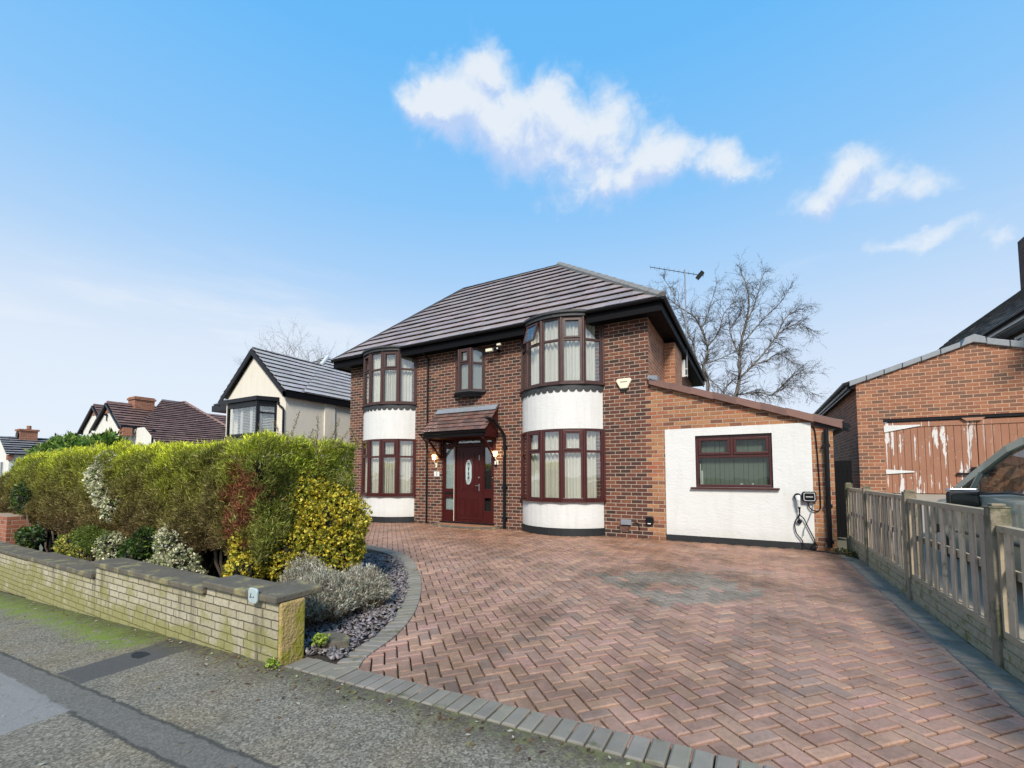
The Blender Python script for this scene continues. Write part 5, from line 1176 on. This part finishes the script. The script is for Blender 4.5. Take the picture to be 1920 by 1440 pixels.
# ---------------------------------------------------------------- garage
M_gdoor,t=newmat('peeling_brown_door'); p=t.pos(); P_=t.sep(p)
c=t.mix(t.noise(p,3,5),(.25,.11,.062),(.33,.155,.092))
sx=t.noise(t.vm('MULTIPLY',p,(9,9,1.5)),1.0,6,.65); sp_=t.noise(t.vm('MULTIPLY',p,(3,3,1.2)),1.2,4,.6)
bfr=t.m('FRACT',t.m('DIVIDE',t.m('ADD',P_[0],20),.135)); nearj=t.sm(t.m('ABSOLUTE',t.m('SUBTRACT',bfr,.5)),.36,.5,0,.12)
pe=t.sm(t.m('ADD',t.m('ADD',sx,t.m('MULTIPLY',sp_,.35)),nearj),.765,.785); pe=t.m('MULTIPLY',pe,t.sm(P_[0],4.9,4.3,.1,1))
c=t.mix(pe,c,t.mix(t.noise(p,40,3),(.45,.42,.40),(.74,.72,.70)))
c=t.mix(t.sm(t.noise(t.vm('MULTIPLY',p,(1,1,.5)),26,4,.7),.66,.69,0,.85),c,(.66,.58,.50)); c=t.mix(t.sm(t.noise(t.vm('MULTIPLY',p,(6,6,.6)),2,5,.7),.5,.8,0,.5),c,(.13,.055,.03))
finish(t,c,.75,t.bump(t.m('SUBTRACT',t.noise(p,60,3),pe),.5,.01))
ga=thing('brick_garage',(4.6,14,-.5),'detached orange brick garage with grey coping and peeling brown doors','garage')
GX0,GX1=2.38,6.85; top=lambda x:2.38+(x-GX0)*(3.12-2.38)/(4.58-GX0) if x<4.58 else 3.12-(x-4.58)*.30
gd=(2.89,6.3,-.44,1.42)
q=MB(); 
def gf(a,b,c_,d_=None):
    q.add([(a,14,c_),(b,14,c_),(b,14,top(b) if d_ is None else d_),(a,14,top(a) if d_ is None else d_)],[(0,1,2,3)])
gf(GX0,gd[0],-.8);gf(gd[0],4.58,gd[3]);gf(4.58,gd[1],gd[3]);gf(gd[1],GX1,-.8)
q.add([(gd[0],14,-.8),(gd[0],14.2,-.8),(gd[0],14.2,gd[3]),(gd[0],14,gd[3])],[(0,1,2,3)]); q.add([(gd[0],14,gd[3]),(gd[0],14.2,gd[3]),(gd[1],14.2,gd[3]),(gd[1],14,gd[3])],[(0,1,2,3)])
q.add([(GX0,14,-1.4),(GX0,14,top(GX0)),(GX0,22.5,top(GX0)),(GX0,22.5,-1.4)],[(0,1,2,3)]); q.build('wall',M_gar,ga)
q=MB(); cs=[(2.24,2.42),(2.78,2.60),(3.12,2.715),(3.46,2.83),(3.82,2.95),(4.20,3.08),(4.36,3.135)]
def cop(a,b,h=.16):
    q.ext([(a[0],13.93,a[1]-.04),(b[0]-.012,13.93,b[1]-.04),(b[0]-.012,13.93,b[1]-.04+h),(a[0],13.93,a[1]-.04+h)],(0,.32,0))
n=6
for i in range(n):
    a=(2.24+i*.355,top(2.24+i*.355)+.02);b=(2.24+(i+1)*.355,top(2.24+(i+1)*.355)+.02); cop(a,b,.13)
q.ext([(4.36,13.92,3.04),(4.44,13.92,3.24),(4.60,13.92,3.31),(4.78,13.92,3.22),(4.80,13.92,3.06),(4.58,13.92,3.12)],(0,.34,0))
cop((4.80,top(4.80)+.03),(5.18,top(5.18)+.03),.15)
for i in range(5): a=5.18+i*.36; cop((a,top(a)+.03),(a+.36,top(a+.36)+.03),.15)
q.build('coping_stone',M_slatec,ga,bevel=.012)
q=MB(); q.ext([(2.15,14.25,2.42),(4.58,14.25,3.2),(4.58,22.5,3.2),(2.15,22.5,2.42)],(0,0,.04)); q.ext([(4.58,14.25,3.2),(7.1,14.25,2.4),(7.1,22.5,2.4),(4.58,22.5,3.2)],(0,0,.04)); q.build('roof',M_tilem,ga)
q=MB(); gutter(q,(2.18,14.0,2.42),(2.18,22.5,2.42),.07); q.box(2.2,2.38,14.02,22.5,2.26,2.34); q.box(2.24,2.27,14.02,22.5,2.2,2.44); q.build('gutter',M_black,ga)
for x0,x1 in ((2.90,4.59),(4.60,6.29)):
    q=MB(); k=int(round((x1-x0)/.135)); s_=(x1-x0)/k
    for i in range(k): q.box(x0+i*s_+.002,x0+(i+1)*s_-.003,14.08,14.12,-.43,1.33)
    q.box(x0,x1,14.06,14.079,1.20,1.33)
    gdo=q.build('garage_door',M_gdoor,ga,bevel=.004)
    q=MB()
    if x0<4:
        for zz in (1.16,.10):
            q=MB(); q.ext([(2.91,14.05,zz+.06),(2.91,14.05,zz-.06),(3.45,14.05,zz-.015),(3.45,14.05,zz+.015)] if zz<1 else [(2.91,14.05,zz+.10),(2.91,14.05,zz-.07),(3.6,14.05,zz+.06),(3.6,14.05,zz+.09)],(0,.008,0)); q.build('hinge',M_alu,gdo)
    if x0<4:
        q=MB(); q.box(4.2,4.85,14.02,14.05,.02,.07); q.box(4.45,4.85,14.0,14.05,.10,.2); q.build('latch',M_black,gdo)
q=MB(); q.box(2.885,6.3,14.02,14.2,1.35,1.418); q.build('lintel',M_black,ga)
q=MB(); q.ext([(4.32,14.0,1.36),(4.72,14.0,1.36),(4.66,14.0,1.29),(4.40,14.0,1.29)],(0,.02,0)); q.build('door_stop',M_quarry,ga)
# ---------------------------------------------------------------- right neighbour house
rh=thing('right_neighbour_house',(9,20,-.5),'brown brick house with a mossy tiled roof and tall chimney at the far right','house')
q=MB(); q.box(6.35,12,12.5,30,-1.5,4.2); q.build('wall',M_dkbr,rh)
rp=MB(); tiled([(5.95,12,4.05),(5.95,30,4.05),(9.0,30,6.95),(9.0,12,6.95)],(0,1,0),.26,.27,.03,rp,.5,.3); tiled([(12.1,30,4.05),(12.1,12,4.05),(9.0,12,6.95),(9.0,30,6.95)],(0,1,0),.5,.5,.03,rp,.5,.3); r=rp.build('roof',M_tilem,rh)
q=MB(); q.box(6.0,6.34,12.2,30,3.86,3.90); q.build('soffit',M_wht,rh); q=MB(); q.box(5.93,6.0,12,30,3.88,4.0); q.build('fascia',M_wht,rh)
q=MB(); gutter(q,(5.88,12,4.03),(5.88,30,4.03),.07); q.build('gutter',M_black,rh)
q=MB(); q.box(9.0,9.7,22.3,23.25,6.3,8.85); q.build('chimney',M_dkbr,r)
for y_ in (15.9,):
    q=MB();pmm=MB(); framerect(q,0,1,0,1,0,.1,.1) if False else None
    q.box(6.30,6.36,15.9,16.75,3.66,3.74);q.box(6.30,6.36,15.9,16.75,2.6,2.68)
    for yy_ in (15.9,16.3,16.68): q.box(6.30,6.36,yy_,yy_+.07,2.68,3.66)
    wn=q.build('window',M_wht,rh); MB().box(6.33,6.34,15.95,16.7,2.65,3.7).build('pane',M_glassd,wn)
# ---------------------------------------------------------------- car
car=thing('parked_car',(3.05,6.9,-1.28),'grey green car parked on the neighbouring drive behind the fence','car')
CG=-1.30; cxm=3.08
ST=[ # y, half width at sill, at belt, z sill, z belt, (bonnet/boot height)
 (4.55,.80,.82,.45,.98),(4.75,.86,.88,.30,1.06),(5.3,.90,.91,.26,1.14),(6.2,.90,.92,.26,1.11),(6.9,.90,.915,.26,1.08),(7.4,.90,.905,.26,1.03),(8.0,.89,.885,.26,.98),(8.55,.85,.84,.30,.86),(8.85,.72,.70,.40,.70)]
vs=[];fs=[];m_=9
for y,ws,wb,zs,zb_ in ST:
    half=[(0,zs),(ws*.85,zs),(ws,zs+.12),(ws*1.012,(zs+zb_)/2+.05),(wb,zb_-.10),(wb*.985,zb_),(wb*.80,zb_+.045),(wb*.4,zb_+.075),(0,zb_+.085)]
    ring=[(cxm-x,y,CG+z) for x,z in half]+[(cxm+x,y,CG+z) for x,z in half[::-1][1:-1]]
    vs+=ring; nr_=len(ring)
for i in range(len(ST)-1):
    for k in range(nr_): fs.append((i*nr_+k,(i+1)*nr_+k,(i+1)*nr_+(k+1)%nr_,i*nr_+(k+1)%nr_))
fs.append(tuple(range(nr_))); fs.append(tuple(range((len(ST)-1)*nr_,len(ST)*nr_))[::-1])
q=MB(); q.add(vs,fs); body=q.build('body',M_car,car,smooth=True)
# greenhouse: pillars and roof
RL=[(4.72,1.10),(5.0,1.52),(5.5,1.66),(6.15,1.65),(6.45,1.58),(6.9,1.36),(7.45,1.07)]
q=MB(); 
def rw(z): return .905-.19*max(0,(z-1.08))/.58
for s in (-1,1):
    for i in range(len(RL)-1):
        (ya,za),(yb_,zb_)=RL[i],RL[i+1]; a=Vector((cxm+s*rw(za),ya,CG+za));b=Vector((cxm+s*rw(zb_),yb_,CG+zb_)); q.bar(a,b,.075,.055,(s,0,0))
    for yp in (5.75,): q.bar((cxm+s*rw(1.1),yp,CG+1.1),(cxm+s*rw(1.62),yp,CG+1.63),.06,.06,(0,1,0))
    q.bar((cxm+s*rw(1.08)*1.0,6.98,CG+1.06),(cxm+s*rw(1.3),6.86,CG+1.33),.04,.03,(0,1,0))
rv=[];rfs=[]
RR=[(5.0,1.52),(5.5,1.66),(6.15,1.655),(6.45,1.585)]
for y,z in RR: rv+=[(cxm+t*rw(z),y,CG+z+.05*(1-t*t)) for t in (-1,-.6,0,.6,1)]
for i in range(3):
    for k in range(4): rfs.append((i*5+k,i*5+k+1,(i+1)*5+k+1,(i+1)*5+k))
q.add(rv,rfs); q.build('roof',M_car,car,smooth=False)
for s in (-1,1):
    q=MB(); pl=[(y,z) for y,z in RL]; poly=[(cxm+s*(rw(z)-.012),y,CG+z-.01) for y,z in pl]+[(cxm+s*.895,7.4,CG+1.03),(cxm+s*.9,4.8,CG+1.05)]
    q.add(poly,[tuple(range(len(poly)))]); q.build('side_window',M_glassd,car)
q=MB(); q.add([(cxm-rw(1.58),6.45,CG+1.585),(cxm+rw(1.58),6.45,CG+1.585),(cxm+.86,7.45,CG+1.07),(cxm-.86,7.45,CG+1.07)],[(0,1,2,3)]); q.build('windscreen',M_glassd,car); q=MB(); q.add([(cxm-rw(1.5),5.0,CG+1.52),(cxm+rw(1.5),5.0,CG+1.52),(cxm+.8,4.72,CG+1.08),(cxm-.8,4.72,CG+1.08)],[(0,1,2,3)]); q.build('rear_window',M_glassd,car)
q=MB(); q.box(cxm-.8,cxm+.8,6.95,7.35,CG+.9,CG+1.12); q.box(cxm-.65,cxm-.15,5.3,5.45,CG+.6,CG+1.4); q.box(cxm+.15,cxm+.65,5.3,5.45,CG+.6,CG+1.4); q.build('interior',M_rub,car)
q=MB(); q.tube([(cxm-.13,6.35,CG+1.5),(cxm+.13,6.35,CG+1.5)],.04,8); q.build('rear_view_mirror',M_rub,car)
q=MB(); q.tube([(cxm-.915,4.85,CG+1.10),(cxm-.925,6.0,CG+1.13),(cxm-.92,6.95,CG+1.085)],.010,6); q.tube([(cxm-.925,4.9,CG+.66),(cxm-.93,7.3,CG+.62)],.014,6); q.build('trim',M_black,car)
q=MB(); q.box(cxm-.945,cxm-.915,5.95,6.15,CG+.93,CG+.965); q.build('door_handle',M_car,car)
for yp in (5.72,6.98):
    q=MB(); q.tube([(cxm-.918,yp,CG+1.08),(cxm-.922,yp,CG+.7),(cxm-.91,yp,CG+.3)],.006,5); q.build('door_seam',M_black,car)
for s in (-1,1):
    q=MB(); q.box(cxm+s*.84,cxm+s*.62,4.53,4.62,CG+.80,CG+1.0); q.build('tail_light',M_quarry,car,bevel=.015)
q=MB(); q.box(cxm-.78,cxm+.78,4.50,4.58,CG+.40,CG+.58); q.build('bumper',M_rub,car,bevel=.02)
# door mirrors
for s in (-1,1):
    mx=cxm+s*1.05; q=MB(); q.ext([(mx+x,6.62,CG+1.04+z) for x,z in rr(0,.0,.125,.085,.035)],(0,.10,0)); mm=q.build('door_mirror',M_rub,car,bevel=.012)
    q=MB(); q.ext([(mx+x,6.617,CG+1.04+z) for x,z in rr(0,-.005,.108,.068,.03)],(0,-.004,0)); q.build('mirror_glass',M_chrome if False else M_glassd,mm)
    q=MB(); q.ext([(mx+x,6.625,CG+1.125+z) for x,z in rr(0,.012,.125,.022,.02)],(0,.12,0)); q.build('mirror_cap',M_chrome,mm,bevel=.008)
    q=MB(); q.bar((mx-s*.12,6.70,CG+.98),(cxm+s*.90,6.80,CG+1.02),.05,.05); q.build('mirror_arm',M_rub,mm)
for yw in (5.35,7.95):
    for s in (-1,1):
        q=MB(); xw=cxm+s*.80; q.tube([(xw-.1,yw,CG+.33),(xw+.1,yw,CG+.33)],.33,24); wh=q.build('wheel',M_rub,car); q=MB(); q.tube([(xw+s*.101,yw,CG+.33),(xw+s*.106,yw,CG+.33)],.21,16); q.build('rim',M_alu,wh)
# ---------------------------------------------------------------- sky, sun, camera
SUN_EL,SUN_AZ=math.radians(40),math.radians(23)   # azimuth from -Y towards +X
sd=Vector((math.sin(SUN_AZ)*math.cos(SUN_EL),-math.cos(SUN_AZ)*math.cos(SUN_EL),math.sin(SUN_EL)))
L=bpy.data.lights.new('sun','SUN'); L.energy=4.0; L.angle=math.radians(13); L.color=(1,.92,.80)
so=bpy.data.objects.new('sun',L); so.rotation_euler=sd.to_track_quat('Z','Y').to_euler(); C.objects.link(so)
wd=bpy.data.worlds.new('World'); bpy.context.scene.world=wd; wd.use_nodes=True; t=NT(wd.node_tree)
tc=t.n('ShaderNodeTexCoord'); dv=tc.outputs['Generated']; dn=t.vm('NORMALIZE',dv); d3=t.sep(dn)
sky=t.n('ShaderNodeTexSky',sky_type='NISHITA'); sky.sun_disc=False; sky.sun_elevation=SUN_EL; sky.sun_rotation=math.atan2(sd.x,sd.y); sky.air_density=1; sky.dust_density=.5
el=t.m('ARCSINE',d3[2]); az=t.m('ARCTAN2',d3[0],d3[1])
base=t.ramp(t.m('DIVIDE',el,1.57),[(0,lin(233,241,254)),(.07,lin(227,238,254)),(.16,lin(208,228,253)),(.25,lin(180,217,254)),(.36,lin(142,203,255)),(.5,lin(110,192,255)),(.7,lin(98,183,252)),(1,lin(88,172,246))])
white=t.m('MULTIPLY',t.sm(az,.1,-1.1,.25,1),t.sm(el,.44,.16)); base=t.mix(t.m('MULTIPLY',white,.8),base,lin(232,243,255))
BL=[(-.57,.785,.080,.034,1),(-.676,.731,.085,.042,1),(-.72,.72,.05,.025,.6),(-.586,.721,.116,.044,.9),(-.418,.735,.07,.033,1),(-.444,.69,.139,.039,.8),(-.293,.688,.096,.042,.9),(-.509,.662,.09,.033,.7),(-.163,.629,.067,.04,1),(-.27,.597,.139,.035,1),(-.381,.637,.112,.025,.6),(-.044,.593,.04,.032,.9),(.015,.566,.038,.024,.8),(.185,.527,.055,.026,.95),(.13,.494,.07,.028,.95),(.237,.479,.045,.024,.75),(.275,.45,.04,.022,.55),(.273,.387,.075,.015,.85),(.349,.352,.018,.013,.8)]
w1=t.n('ShaderNodeTexNoise'); t.put(w1.inputs['Vector'],dn); w1.inputs['Scale'].default_value=9; w1.inputs['Detail'].default_value=6; w1.inputs['Roughness'].default_value=.6
wv=t.vm('MULTIPLY',t.vm('SUBTRACT',w1.outputs['Color'],(.5,.5,.5)),(.13,.09,0))
vec=t.vm('ADD',t.xyz(az,el,0),wv)
def field(v_):
    acc=None
    for a,e_,rx,ry,s_ in BL:
        dd=t.vm('MULTIPLY',t.vm('SUBTRACT',v_,(a,e_,0)),(1/rx,1/ry,0)); g=t.m('MULTIPLY',t.m('EXPONENT',t.m('MULTIPLY',t.vm('DOT_PRODUCT',dd,dd),-1)),s_)
        acc=g if acc is None else t.m('ADD',acc,g)
    return acc
acc=field(vec); up=field(t.vm('ADD',vec,(.012,.030,0)))
fine=t.noise(dn,20,8,.60,.4); fine2=t.noise(t.vm('ADD',dn,(.006,.006,.02)),20,8,.60,.4)
puff=lambda a_,f_:t.m('ADD',a_,t.m('MULTIPLY',t.m('SUBTRACT',f_,.5),1.45))
den=puff(acc,fine); den2=puff(up,fine2)
cov=t.m('MULTIPLY',t.sm(den,.12,1.15,0,.93),t.sm(acc,.02,.12)); lit=t.sm(t.m('SUBTRACT',den,den2),-.42,.34)
cc=t.mix(lit,lin(196,217,253),lin(243,249,255))
base=t.mix(cov,base,cc)
hz=t.m('MULTIPLY',t.sm(t.noise(t.vm('MULTIPLY',dn,(1.2,1.2,7)),2.2,5,.55),.48,.75),t.m('MULTIPLY',t.sm(el,.46,.30),t.sm(el,.02,.15))); base=t.mix(t.m('MULTIPLY',hz,.7),base,lin(238,246,255))
skyc=t.vm('MULTIPLY',sky.outputs[0],(.1,.1,.1)); base=t.mix(.08,base,skyc)
low=t.sm(el,-.05,0.0); base=t.mix(low,(.25,.24,.22),base)
bg=t.n('ShaderNodeBackground'); t.l(base,bg.inputs[0]); bg.inputs[1].default_value=.80
o=t.n('ShaderNodeOutputWorld'); t.l(bg.outputs[0],o.inputs[0])
f=810/1920*36
cam=bpy.data.cameras.new('camera'); cam.sensor_width=36; cam.lens=f; cam.shift_y=126/1920; cam.clip_end=2000; cam.clip_start=.05
co=bpy.data.objects.new('camera',cam); C.objects.link(co); co.location=(0,0,0)
co.rotation_euler=(PI/2+math.radians(3.25),0,math.radians(29.15)); bpy.context.scene.camera=co
sc=bpy.context.scene; sc.view_settings.view_transform='Standard'; sc.view_settings.look='None'; sc.view_settings.exposure=.33; sc.view_settings.gamma=1
sc.cycles.max_bounces=6; sc.cycles.transparent_max_bounces=12; sc.cycles.use_denoising=True
